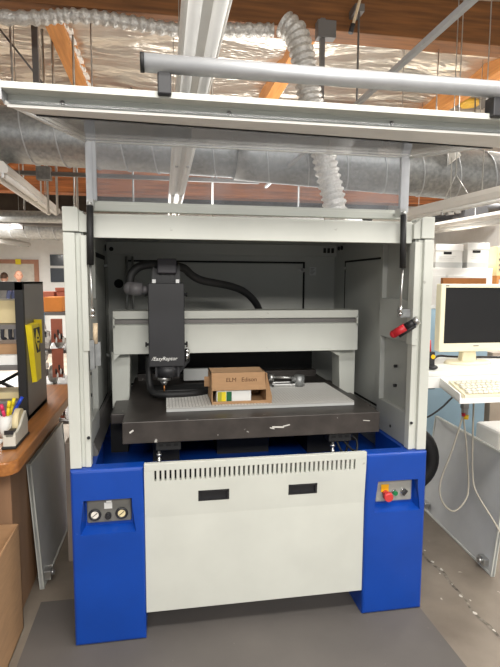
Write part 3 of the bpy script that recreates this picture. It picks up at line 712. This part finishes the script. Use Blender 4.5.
# ------------------------------------------------------------------ things on the machine
ZT = .87
t = thing('work_board', 'white grid-marked board lying on the dark machine table', 'board', (.78, .39, ZT))
MB().box(.362, 1.195, .18, .60, ZT+.0005, ZT+.012, .001).build('backing_board', LEAF, t)
MB().box(.362, 1.195, .18, .60, ZT+.012, ZT+.020, .001).build('grid_sheet', SHEET, t)
ZS = ZT+.0205
t = thing('cardboard_box', 'small open cardboard box with handwritten flap on the white board', 'box', (.68, .30, ZS))
x0, x1, y0, y1, zb, zt = .556, .800, .205, .385, ZS, ZS+.130
MB().box(x0, x1, y0, y1, zb, zb+.004).box(x0, x0+.004, y0, y1, zb, zt).box(x1-.004, x1, y0, y1, zb, zt).box(x0, x1, y1-.004, y1, zb, zt).box(x0, x1, y0+.02, y1, zt-.004, zt).box(x0, x1, y0-.003, y0, zb, zb+.012).build('carton_body', CARD, t)
fp = [(y0+.024, zt), (y0-.004, zt-.070), (y0-.007, zt-.069), (y0+.020, zt+.003)]
FLP = MB().prism(fp, 'x', x0+.001, x1-.006).build('front_flap', CARD, t)
ang = math.atan2(.07, .028)
text_mesh('handwriting', 'ELM   Edison', .026, (x0+.062, y0+.0055, zt-.034), (math.atan2(.070, .028), 0, 0), SCRAWL, FLP, shear=.1)
MB().hexa([(x1-.002, y0+.02, zt), (x1-.002, y0, zb+.012), (x1-.002, y0-.004, zb), (x1-.002, y0+.03, zb)], [(x1+.001, y0+.02, zt), (x1+.020, y0-.01, zb+.03), (x1+.018, y0-.012, zb), (x1+.001, y0+.03, zb)]).build('side_flap', CARD, t)
MB().box(x0-.022, x0+.002, y1-.06, y1-.055, zb+.055, zb+.10).build('side_flap', CARD, t)
t = thing('small_carton', 'small white carton with yellow and green label inside the cardboard box', 'carton', (.655, .27, ZS+.004))
MB().box(.578, .730, .214, .33, ZS+.0045, ZS+.060, .001).build('carton_body', PAPER, t)
MB().box(.582, .600, .2128, .2142, ZS+.010, ZS+.052).build('label_stripe', mat('olive_yellow', (186, 180, 60), .6), t)
MB().box(.600, .619, .2128, .2142, ZS+.010, ZS+.052).build('label_stripe', YELL, t)
MB().box(.621, .644, .2128, .2142, ZS+.010, ZS+.052).build('label_stripe', mat('deep_green', (24, 104, 62), .6), t)
t = thing('toggle_clamp', 'grey steel clamp lying on the machine table beside the box', 'clamp', (.97, .56, ZS))
MB().box(.89, 1.02, .52, .535, ZS, ZS+.014, .003).box(.90, 1.0, .55, .565, ZS, ZS+.02, .003).box(.89, .905, .52, .60, ZS, ZS+.018, .003).build('bar', STEEL, t)
MB().cyl((1.035, .53, ZS+.0), (1.035, .53, ZS+.055), .026).cyl((.995, .53, ZS+.035), (1.06, .53, ZS+.04), .014).build('body', GALV, t)
MB().cyl((.90, .555, ZS+.045), (1.03, .535, ZS+.04), .007).cyl((.895, .555, ZS+.025), (.895, .555, ZS+.058), .014).build('screw', STEEL, t)
t = thing('hand_tool', 'red and black hand tool hooked on the inner right pillar', 'tool', (1.37, .10, 1.19))
D0 = Vector((1.296, .02, 1.207)); D1 = Vector((1.366, -.025, 1.262)); dd = D1-D0
MB().tube([D0, D0+dd*.55], .017, n=14, smooth=1).sph(D0, .017).build('grip', RED, t)
MB().tube([D0+dd*.15+Vector((.008, .0, -.014)), D0+dd*.95+Vector((.004, 0, -.012))], .011, n=10, smooth=1).tube([D0+dd*.55, D0+dd*.98], .015, n=10, smooth=1).build('body', BLACK, t)
MB().tube([D0+dd*.95, D0+dd*1.14], .018, n=10, smooth=1).build('tip', STEEL, t)

# ------------------------------------------------------------------ left side: box, leaning panel, desk, cabinet
t = thing('cardboard_box', 'large open brown cardboard box on the floor at the front left', 'box', (-.5, -.2, 0))
bx0, bx1, by0, by1, bz = -.78, -.228, -.62, .140, .448
MB().box(bx0, bx1, by0, by1, 0, .006).box(bx0, bx0+.006, by0, by1, 0, bz).box(bx1-.006, bx1, by0, by1, 0, bz).box(bx0, bx1, by0, by0+.006, 0, bz).box(bx0, bx1, by1-.006, by1, 0, bz).build('carton_body', CARD, t)
def leaf(name, pb0, pb1, lean, H, lab, grp, catches):
    """rectangular cover panel standing on the floor, leaning sideways"""
    pb0, pb1 = Vector(pb0), Vector(pb1); u = (pb1-pb0).normalized(); L_ = (pb1-pb0).length
    n = Vector((u.y, -u.x, 0)); zz = (Vector((0, 0, 1))*math.cos(lean)+n*math.sin(lean)).normalized(); nn = u.cross(zz)
    M = Matrix(((u.x, nn.x, zz.x, pb0.x), (u.y, nn.y, zz.y, pb0.y), (u.z, nn.z, zz.z, pb0.z), (0, 0, 0, 1)))
    t = thing(name, lab, 'panel', (pb0+pb1)/2, grp)
    MB().box(0, L_, -.006, .006, .004, H, .001).xf(M).build('sheet', LEAF, t)
    MB().box(0, L_, -.010, .010, 0, .012, .002).box(0, L_, -.010, .010, H-.012, H, .002).box(0, .010, -.010, .010, 0, H).box(L_-.010, L_, -.010, .010, 0, H).xf(M).build('edge_frame', CREAM if grp else CREAM, t)
    for a, c_ in catches:
        MB().box(a-.028, a+.028, -.034*catch_side(lean), -.006*catch_side(lean), c_-.018, c_+.018, .004).cyl((a, -.03*catch_side(lean), c_), (a, -.05*catch_side(lean), c_), .012).xf(M).build('catch', STEEL, t)
    return t
def catch_side(l): return -1 if l < 0 else 1
leaf('cover_panel', (-.214, .40, 0), (-.205, 1.10, 0), -.06, .60, 'grey sheet-metal cover panel leaning on the wooden desk at left', 'machine cover panels set aside', ((.05, .05),))
leaf('cover_panel', (1.915, .150, 0), (1.962, .90, 0), .10, .60, 'grey sheet-metal cover panel standing under the monitor shelf at right', 'machine cover panels set aside', ((.06, .05), (.69, .05)))

t = thing('desk', 'oak-edged desk at left carrying the black-framed cabinet', 'desk', (-.7, .4, 0))
def dtop():
    b = MB(); R_ = .05; x0, x1, y0, y1 = -1.6, -.158, -.125, 1.25
    pts = [(x0, y1), (x0, y0)]+[(x1-R_+R_*math.sin(a), y0+R_-R_*math.cos(a)) for a in [i*PI/16 for i in range(9)]]+[(x1, y1)]
    return b.prism(pts, 'z', .742, .792, .006)
dtop().build('desktop', WOODT, t)
MB().box(-1.5, -.262, .17, 1.15, 0, .742, .003).build('pedestal', LAMIN, t)
# cabinet on the desk (open front and back, black frame)
t = thing('display_cabinet', 'grey steel cabinet with black front frame on the oak desk', 'cabinet', (-.6, .58, .792))
X0, X1, Y0, Y1, Z0, Z1 = -.95, -.248, .415, .80, .7925, 1.415
MB().box(X1-.012, X1, Y0+.02, Y1, Z0, Z1, .002).box(X0, X0+.012, Y0+.02, Y1, Z0, Z1).box(X0, X1, Y0+.02, Y1, Z1-.012, Z1, .002).box(X0, X1, Y0+.02, Y1, Z0, Z0+.02).build('shell', CAB, t)
MB().box(X1-.036, X1, Y0, Y0+.022, Z0, Z1, .002).box(X0, X0+.036, Y0, Y0+.022, Z0, Z1).box(X0, X1, Y0, Y0+.022, Z1-.038, Z1, .002).box(X0, X1, Y0, Y0+.022, Z0, Z0+.03).build('front_frame', RUBBER, t)
for z in (1.02, 1.205): MB().box(X0+.012, X1-.014, Y0+.03, Y1-.01, z, z+.02).build('shelf', CAB, t)
MB().cyl((-.60, .70, .83), (-.27, .70, 1.01), .008).cyl((-.60, .69, 1.01), (-.27, .69, .83), .008).build('cross_brace', RUBBER, t)
pr = 'cartons on the cabinet shelves'
def crate(x0, x1, y0, y1, z0, z1, m, lab, tape=True):
    t = thing('carton', lab, 'box', ((x0+x1)/2, (y0+y1)/2, z0), pr)
    MB().box(x0, x1, y0, y1, z0, z1, .002).build('carton_body', m, t)
    if tape: MB().box((x0+x1)/2-.012, (x0+x1)/2+.012, y0-.0008, y1, z1-.02, z1+.0008).build('tape_strip', IVORY, t)
    return t
crate(-.62, -.30,   .52, .74, 1.226, 1.33, CARD2, 'pale carton on the top shelf of the black-framed cabinet')
crate(-.58, -.295, .53, .70, 1.041, 1.13, CARD, 'brown carton on the middle shelf of the black-framed cabinet')
crate(-.50, -.285, .465, .51, 1.041, 1.085, PAPER, 'white flat carton in front of the brown carton on the middle shelf', False)
crate(-.60, -.30, .54, .67, .8135, .90, CARD2, 'pale carton at the bottom of the black-framed cabinet', False)
solo('storage_bin', MB().box(-.60, -.29, .46, .53, .8135, .875, .006), CAB, 'grey bin at the bottom front of the black-framed cabinet', 'bin')
# yellow holder hung on the cabinet side
t = thing('yellow_pouch', 'yellow plastic pouch with black warning label hung on the cabinet side', 'pouch', (-.24, .53, .95))
xp = X1+.001
MB().hexa([(xp, .425, 1.225), (xp, .57, 1.225), (xp, .605, .950), (xp, .510, .950)], [(xp+.026, .43, 1.222), (xp+.030, .56, 1.222), (xp+.020, .600, .953), (xp+.020, .513, .953)]).build('body', YELL, t)
MB().hexa([(xp, .578, 1.238), (xp, .655, 1.225), (xp, .655, 1.165), (xp, .592, 1.125)], [(xp+.036, .575, 1.238), (xp+.022, .65, 1.225), (xp+.022, .65, 1.165), (xp+.034, .585, 1.125)]).build('hook_flap', mat('dull_yellow', (204, 180, 30), .5), t)
MB().hexa([(xp+0.0267, 0.4528, 1.2059), (xp+0.0296, 0.5522, 1.2059), (xp+0.0253, 0.5713, 1.0875), (xp+0.0243, 0.5149, 1.0875)], [(xp+0.0282, 0.4528, 1.2059), (xp+0.0311, 0.5522, 1.2059), (xp+0.0268, 0.5713, 1.0875), (xp+0.0258, 0.5149, 1.0875)]).build('warning_label', RUBBER, t)
MB().hexa([(xp+0.0294, 0.4999, 1.2005), (xp+0.0290, 0.5538, 1.1521), (xp+0.0266, 0.5365, 1.0983), (xp+0.0271, 0.4863, 1.1467)], [(xp+0.0309, 0.4999, 1.2005), (xp+0.0305, 0.5538, 1.1521), (xp+0.0281, 0.5365, 1.0983), (xp+0.0286, 0.4863, 1.1467)]).build('warning_diamond', YELL, t)
MB().hexa([(xp+0.0296, 0.5025, 1.1628), (xp+0.0302, 0.5308, 1.1601), (xp+0.0300, 0.5324, 1.1521), (xp+0.0293, 0.5044, 1.1547)], [(xp+0.0306, 0.5025, 1.1628), (xp+0.0312, 0.5308, 1.1601), (xp+0.0310, 0.5324, 1.1521), (xp+0.0303, 0.5044, 1.1547)]).build('warning_text', RUBBER, t)
MB().hexa([(xp+0.0290, 0.5058, 1.1440), (xp+0.0298, 0.5416, 1.1413), (xp+0.0295, 0.5431, 1.1332), (xp+0.0288, 0.5077, 1.1359)], [(xp+0.0300, 0.5058, 1.1440), (xp+0.0308, 0.5416, 1.1413), (xp+0.0305, 0.5431, 1.1332), (xp+0.0298, 0.5077, 1.1359)]).build('warning_text', RUBBER, t)
# tape dispenser
t = thing('tape_dispenser', 'pale grey tape dispenser with ivory tape roll on the desk corner', 'dispenser', (-.215, .12, .792))
ZD = .7925
MB().box(-.246, -.194, .02, .22, ZD, ZD+.010, .003).build('base', RUBBER, t)
prof = [(.03, ZD+.010), (.21, ZD+.010), (.215, ZD+.06), (.195, ZD+.105), (.165, ZD+.095), (.11, ZD+.065), (.07, ZD+.055), (.035, ZD+.058)]
MB().prism(prof, 'x', -.242, -.232, .001).prism(prof, 'x', -.208, -.198, .001).box(-.24, -.20, .03, .06, ZD+.010, ZD+.045).build('body', mat('dispenser_grey', (206, 202, 190), .5), t)
MB().cyl((-.231, .165, ZD+.068), (-.209, .165, ZD+.068), .052, n=28).build('tape_roll', IVORY, t)
MB().box(-.236, -.204, .028, .034, ZD+.055, ZD+.07).box(-.231, -.209, .06, .09, ZD+.05, ZD+.062).build('cutter_blade', BLACK, t)
t = thing('pen_cup', 'small white cup of pens behind the tape dispenser', 'cup', (-.275, .20, ZD))
cu = MB().cyl((-.275, .20, ZD), (-.275, .20, ZD+.085), .028, n=20).build('cup_body', WHITE, t)
for i, (dx, dy, m, lab, h) in enumerate(((-.015, .0, CAB, 'grey pen in the white cup', .13), (-.004, -.012, PINK, 'pink marker in the white cup', .125), (.006, -.004, YELL, 'yellow marker leaning beside the pink marker', .135), (.010, .012, YELL, 'yellow highlighter standing between the cup and cabinet', .14), (.018, .02, PBLUE, 'blue marker rightmost in the white cup', .14))):
    lean = Vector((dx*1.6 if i != 4 else .035, dy, 0))
    p0 = Vector((-.275+dx, .20+dy, ZD+.086)) ; p1 = p0+lean+Vector((0, 0, h-.075))
    pt = thing('marker_pen', lab, 'pen', p0, 'pens in the cup')
    MB().cyl(p0, p0.lerp(p1, .55), .0065, n=10).build('barrel', m, pt)
    MB().cyl(p0.lerp(p1, .55), p1, .0078, .0065, n=10).build('cap', m, pt)
solo('paper_sheet', MB().box(-.42, -.27, .0, .16, .7925, .7945), PAPER, 'white paper lying on the desk left of the tape dispenser', 'paper')

# rack beyond the desk
t = thing('storage_rack', 'steel shelf rack with bagged parts behind the cabinet', 'rack', (-.7, 2.4, 0))
for x in (-1.3, -.36):
    for y in (2.15, 2.6): MB().box(x-.02, x+.02, y-.02, y+.02, 0, 1.20).build('upright', CAB, t)
for z in (.30, .58, .86, 1.155): MB().box(-1.32, -.34, 2.13, 2.62, z, z+.025).build('shelf', CAB, t)
solo('orange_carton', MB().box(-.545, -.412, 2.16, 2.40, 1.181, 1.293, .003), ORANGE, 'orange carton on top of the steel rack', 'box')
solo('brown_carton', MB().box(-.66, -.52, 2.42, 2.60, 1.181, 1.33, .003), BROWNB, 'brown carton behind the orange carton on the rack top', 'box')
solo('brown_tray', MB().box(-.50, -.39, 2.43, 2.57, 1.181, 1.335, .003).box(-.51, -.385, 2.42, 2.575, 1.335, 1.362, .003), BROWNB, 'dark-lidded brown tray box behind the orange carton', 'box')
DKB = mat('bag_film', (214, 212, 208), .35, var=.2, scale=40)
for i, (x, z, rr) in enumerate(((-.56, .886, .9), (-.51, .606, 1.0), (-.50, .326, 1.1), (-.46, .886, .8))):
    b = MB().sph((x, 2.26, z+.075*rr), .075, (.55, .9, rr), 12)
    for v in b.bm.verts: v.co += Vector((random.uniform(-.008, .008), random.uniform(-.008, .008), random.uniform(-.008, .008) if v.co.z > z+.01 else 0))
    solo('parts_bag', b, DKB, ('clear bag of parts on the upper rack shelf at left', 'clear bag of parts on the middle rack shelf', 'clear bag of parts on the lowest rack shelf', 'clear bag of parts on the upper rack shelf nearest the machine')[i], 'bag', 'bags of parts on the rack')
for i, (z0, z1, lab) in enumerate(((.95, 1.13, 'topmost'), (.68, .90, 'middle'), (.36, .62, 'lowest'))):
    t = thing('hook_board', 'red-brown board with black-and-white loops, %s on the rack end' % lab, 'board', (-.43, 2.08, z0), 'red-brown hook boards')
    MB().box(-.485, -.405, 2.09, 2.12, z0, z1, .002).build('board', BROWNB, t)
    for j in range(3):
        x = -.455+.024*j; z = z0+.03+.03*(j % 2)
        MB().torus((x, 2.075, z+.02), .018, .005, (1, .3, 0), 16, 6).build('loop', RUBBER, t)
        MB().torus((x+.010, 2.075, z-.012), .018, .005, (1, .3, 0), 16, 6).build('loop', WHITE, t)
for i, z in enumerate((1.085, .80)):
    solo('blue_tag', MB().box(-.555, -.535, 2.10, 2.13, z, z+.09), mat('sky_blue', (120, 180, 226), .5) if i == 0 else MATS['sky_blue'], ('pale blue tag on the upper rack shelf edge', 'pale blue tag on the middle rack shelf edge')[i], 'tag', 'blue shelf tags')

random.seed(21)
PK = (PAPER, DKB, LEAF, CAB, DKB, PAPER)
for i in range(22):
    z = .40+.032*i+random.uniform(-.01, .01); x = random.uniform(-.58, -.505); hh = random.uniform(.03, .06); ww = random.uniform(.025, .05)
    a = random.uniform(-.5, .5)
    o = MB().box(x-ww, x+ww*.6, 2.095, 2.128, z, z+hh, .006, ((x, 2.11, z+hh/2), a, 'Y'))
    solo('parts_packet', o, PK[i % 6], 'small packet hanging in the jumble on the front of the steel rack', 'packet', 'packets on the rack front')
# carton stack standing between the desk and the machine (seen through the gap)
solo('carton', MB().box(-.135, -.02, .62, .9, 0, .62, .004), mat('dim_grey_carton', (160, 146, 134), .8), 'tall dim carton standing in the gap between machine and leaning panel', 'box')

# ------------------------------------------------------------------ right side: operator shelf, monitor, keyboard
t = thing('operator_shelf', 'white shelf fixed to the right side of the machine under the monitor', 'shelf', (1.8, .35, .95))
SH = 1.012
MB().box(1.452, 2.35, .17, .60, SH-.022, SH, .004).build('shelf_board', WHITE, t)
MB().box(1.452, 2.35, .17, .19, SH-.075, SH-.022, .002).build('apron', WHITE, t)
MB().prism([(.20, .99), (.5, .99), (.5, .86)], 'x', 1.453, 1.475).build('bracket', WHITE, t)
tr = MB().hexa([(1.60, .165, .952), (2.25, .165, .952), (2.25, -.06, .932), (1.558, -.06, .932)], [(1.60, .165, .944), (2.25, .165, .944), (2.25, -.06, .924), (1.558, -.06, .924)])
tr.hexa([(1.60, .165, .985), (1.606, .165, .985), (1.564, -.06, .962), (1.558, -.06, .962)], [(1.60, .165, .944), (1.606, .165, .944), (1.564, -.06, .924), (1.558, -.06, .924)])
tr.box(1.556, 2.25, -.066, -.058, .922, .942).build('keyboard_tray', WHITE, t)
MB().box(1.53, 1.60, .20, .28, .925, .945, .004).box(1.585, 1.60, .19, .26, .945, .97).build('cable_clip', mat('slate_blue', (96, 118, 136), .5), t)
# keyboard
t = thing('keyboard', 'cream computer keyboard on the pull-out tray', 'keyboard', (1.8, .05, .94))
ky = MB().hexa([(1.625, .135, .978), (2.07, .135, .978), (2.07, -.045, .952), (1.592, -.045, .952)], [(1.625, .135, .952), (2.07, .135, .952), (2.07, -.045, .935), (1.592, -.045, .935)])
ky.build('case', BEIGE, t)
KEYM = mat('key_white', (238, 234, 220), .5)
ks = MB(); lg = MB()
for r in range(5):
    y = .105-.030*r; z = .9775-.0043*r
    for c in range(17):
        x = 1.632+.0245*c-.0055*r+(.006 if r % 2 else 0)
        if x > 2.05: continue
        ks.box(x, x+.020, y-.024, y, z-.004, z+.004, .0015)
        lg.box(x+.005, x+.012, y-.010, y-.004, z+.004, z+.0046)
kk = ks.build('keys', KEYM, t); kk['kind'] = 'stuff'
kl = lg.build('key_legends', CAB, t); kl['kind'] = 'stuff'
# monitor
t = thing('monitor', 'cream flat monitor with black screen on the white shelf', 'monitor', (1.88, .36, SH))
mx0, mx1, my, mz0, mz1 = 1.688, 2.068, .335, 1.079, 1.414
fr = MB().box(mx0, mx1, my, my+.05, mz0, mz1, .006)
fr = cut(fr, [MB().box(mx0+.023, mx1-.023, my-.02, my+.012, mz0+.042, mz1-.018)])
MM = fr.build('bezel', BEIGE, t)
MB().box(mx0+.023, mx1-.023, my+.008, my+.013, mz0+.042, mz1-.018).build('screen', SCREEN, t)
b = MB()
for i in range(7): b.box(1.83+i*.022, 1.842+i*.022, my-.002, my+.001, mz0+.012, mz0+.016)
b.build('button_row', LEAF, t)
MB().box(1.872, 1.902, my-.001, my+.001, mz0+.026, mz0+.031).build('badge', CAB, t)
MB().box(mx0+.022, mx0+.04, my-.001, my+.001, mz1-.012, mz1-.007).build('badge', CAB, t)
MB().box(mx0+.06, mx1-.06, my+.05, my+.10, mz0+.04, mz1-.05, .01).build('back_housing', BEIGE, t)
MB().prism([(1.838, SH+.012), (1.918, SH+.012), (1.912, mz0+.02), (1.844, mz0+.02)], 'y', my+.035, my+.075, .004).build('stand_neck', BEIGE, t)
bs = MB().cyl((0, 0, 0), (0, 0, .014), .125, .115, n=36); bs.xf(Matrix.Translation((1.878, .385, SH)) @ Matrix.Diagonal((1.0, .62, 1, 1))).build('stand_base', BEIGE, t)
# small yellow-black tool beside the monitor
t = thing('utility_knife', 'small black tool with yellow dot standing beside the monitor', 'tool', (1.60, .24, SH))
MB().sph((1.600, .24, SH+.012), .026, (1, 1.2, .45)).build('foot', BLACK, t)
MB().box(1.585, 1.609, .23, .25, SH+.02, SH+.085, .004).build('body', BLACK, t)
MB().cyl((1.597, .231, SH+.062), (1.597, .226, SH+.062), .010).build('dot', mat('warm_yellow', (246, 196, 30), .4), t)
MB().cyl((1.588, .24, SH+.085), (1.585, .24, SH+.14), .0045).build('pin', RED, t)
# cables behind the monitor and below the shelf
solo('monitor_cable', MB().tube([(1.62, .42, SH+.006), (1.72, .46, SH+.008), (1.80, .52, SH+.02), (1.90, .54, SH+.01), (2.2, .5, SH+.007)], .006), RUBBER, 'black cable lying on the white shelf behind the monitor base', 'cable')
t = thing('hanging_cable', 'pale cable looped down from the shelf in front of the right panel', 'cable', (1.82, .2, .3))
MB().tube([(1.822, .30, .985), (1.822, .30, .88), (1.812, .30, .77), (1.765, .30, .60), (1.706, .30, .43), (1.72, .30, .33), (1.785, .30, .272), (1.845, .30, .32), (1.862, .30, .40), (1.84, .30, .60), (1.815, .30, .76), (1.80, .30, .86)], .0045, n=8, smooth=8).build('wire', CABLE, t)
MB().box(1.803, 1.835, .285, .315, .80, .885, .004).box(1.808, 1.832, .29, .31, .77, .80).build('plug', GALV, t)
MB().cyl((1.826, .295, .77), (1.826, .295, .748), .012).build('plug_tip', mat('warm_yellow2', (240, 200, 40), .4), t)
MB().cyl((1.808, .290, .78), (1.808, .290, .765), .009).build('plug_tip', RED, t)
solo('hanging_cable', MB().tube([(1.885, .33, .985), (1.888, .33, .80), (1.893, .33, .60), (1.888, .31, .46), (1.885, .27, .38), (1.895, .14, .29), (1.925, .10, .22), (1.98, .10, .17), (2.08, .10, .15)], .0045, n=8, smooth=6), CABLE, 'single pale cable falling to the right beside the looped cable', 'cable')
solo('power_cord', MB().tube([(1.62, .65, .78), (1.70, .72, .69), (1.80, .78, .64), (1.92, .85, .60), (2.05, .9, .64), (2.2, .93, .74), (2.4, .93, .80)], .006, n=8, smooth=6), RUBBER, 'thin black cord curving below the shelf in front of the blue partition', 'cord')
# black drum behind the right post
t = thing('hose_reel', 'black rounded reel behind the white right post', 'reel', (1.62, .55, .25))
MB().torus((1.655, .62, .445), .165, .042, (.25, 1, 0), 36, 12).build('hose', RUBBER, t)
MB().box(1.452, 1.66, .64, .66, .42, .47).cyl((1.655, .60, .445), (1.655, .66, .445), .14).build('hub', BLACK, t)
# partition, brown board, beige cabinet, archive shelf
t = thing('partition', 'pale blue-grey partition behind the monitor at right', 'partition', (2.3, 1.3, 0))
MB().box(1.75, 2.62, 1.28, 1.33, 0, 1.24, .003).build('panel', BLGREY, t)
MB().box(1.75, 2.62, 1.275, 1.335, 1.24, 1.262, .003).build('cap_rail', LEAF, t)
solo('brown_board', MB().box(2.255, 2.585, 1.285, 1.315, 1.262, 1.452, .002), CORK, 'brown board standing on the partition behind the monitor', 'board')
solo('beige_cabinet', MB().box(2.64, 3.4, 1.25, 1.75, 0, .93, .004), mat('grey_beige_laminate', (172, 158, 142), .6), 'plain beige-brown cabinet below the shelf at far right', 'cabinet')
solo('white_case', MB().box(2.36, 2.62, .75, 1.0, 0, .52, .02), OFFW, 'off-white case edge on the floor behind the right panel', 'case')
t = thing('white_cabinet', 'tall white cabinet under the archive boxes at right', 'cabinet', (3.8, 3.8, 0))
MB().box(3.0, 4.14, 3.42, 4.1, 0, 1.585, .004).build('body', WHITE, t)
MB().box(3.56, 4.09, 3.405, 3.42, .05, 1.50, .003).box(3.02, 3.54, 3.405, 3.42, .05, 1.50, .003).build('door', WHITE, t)
MB().cyl((3.6, 3.395, 1.0), (3.6, 3.395, 1.15), .008).build('handle', STEEL, t)
def archive(x0, x1, y0, y1, z0, z1, lab):
    t = thing('archive_box', lab, 'box', ((x0+x1)/2, (y0+y1)/2, z0), 'white archive boxes on the cabinet')
    MB().box(x0+.006, x1-.006, y0+.006, y1-.006, z0, z1-.06, .002).build('carton_body', PAPER, t)
    MB().box(x0, x1, y0, y1, z1-.075, z1, .003).build('lid', PAPER, t)
    MB().box(x0+.004, x1-.004, y0+.004, y1-.004, z0+.004, z0+.065).build('printed_band', LEAF, t)
    xm = (x0+x1)/2-.02
    MB().box(xm-.05, xm+.05, y0+.002, y0+.008, z1-.115, z1-.085, .004).build('hand_hole', DARK, t)
    b = MB()
    for i in range(3): b.box(x0+.05, x1-.09-.02*i, y0+.003, y0+.0065, z1-.14-.02*i, z1-.137-.02*i)
    b.build('printed_lines', LEAF, t)
archive(3.43, 3.775, 3.45, 3.85, 1.5855, 1.855, 'white archive box on the white cabinet, nearest the machine post')
archive(3.815, 4.09, 3.43, 3.95, 1.5855, 1.875, 'white archive box with black hand hole, second from the machine post')
t = thing('speckled_box', 'white box with dark scribbles at the right picture edge', 'box', (4.40, 3.6, 1.57))
MB().box(4.21, 4.62, 3.45, 3.85, 1.50, 1.84, .004).build('carton_body', CARD2, t)
b = MB()
for i in range(10): b.box(4.24+.035*(i % 3), 4.265+.035*(i % 3), 3.447, 3.451, 1.56+.06*(i//3), 1.585+.06*(i//3), 0, ((4.25+.035*(i % 3), 3.45, 1.57+.06*(i//3)), i*.7, 'Y'))
b.build('scribble', CAB, t)
solo('timber_shelf', MB().box(4.21, 4.24, 3.44, 3.9, 0, 1.50).box(4.24, 4.9, 3.44, 3.9, 1.46, 1.50).box(4.86, 4.9, 3.44, 3.9, 0, 1.46), JOIST, 'orange timber stand under the scribbled box at the right edge', 'stand')

for o in bpy.data.objects:
    if '_w' in o: del o['_w']
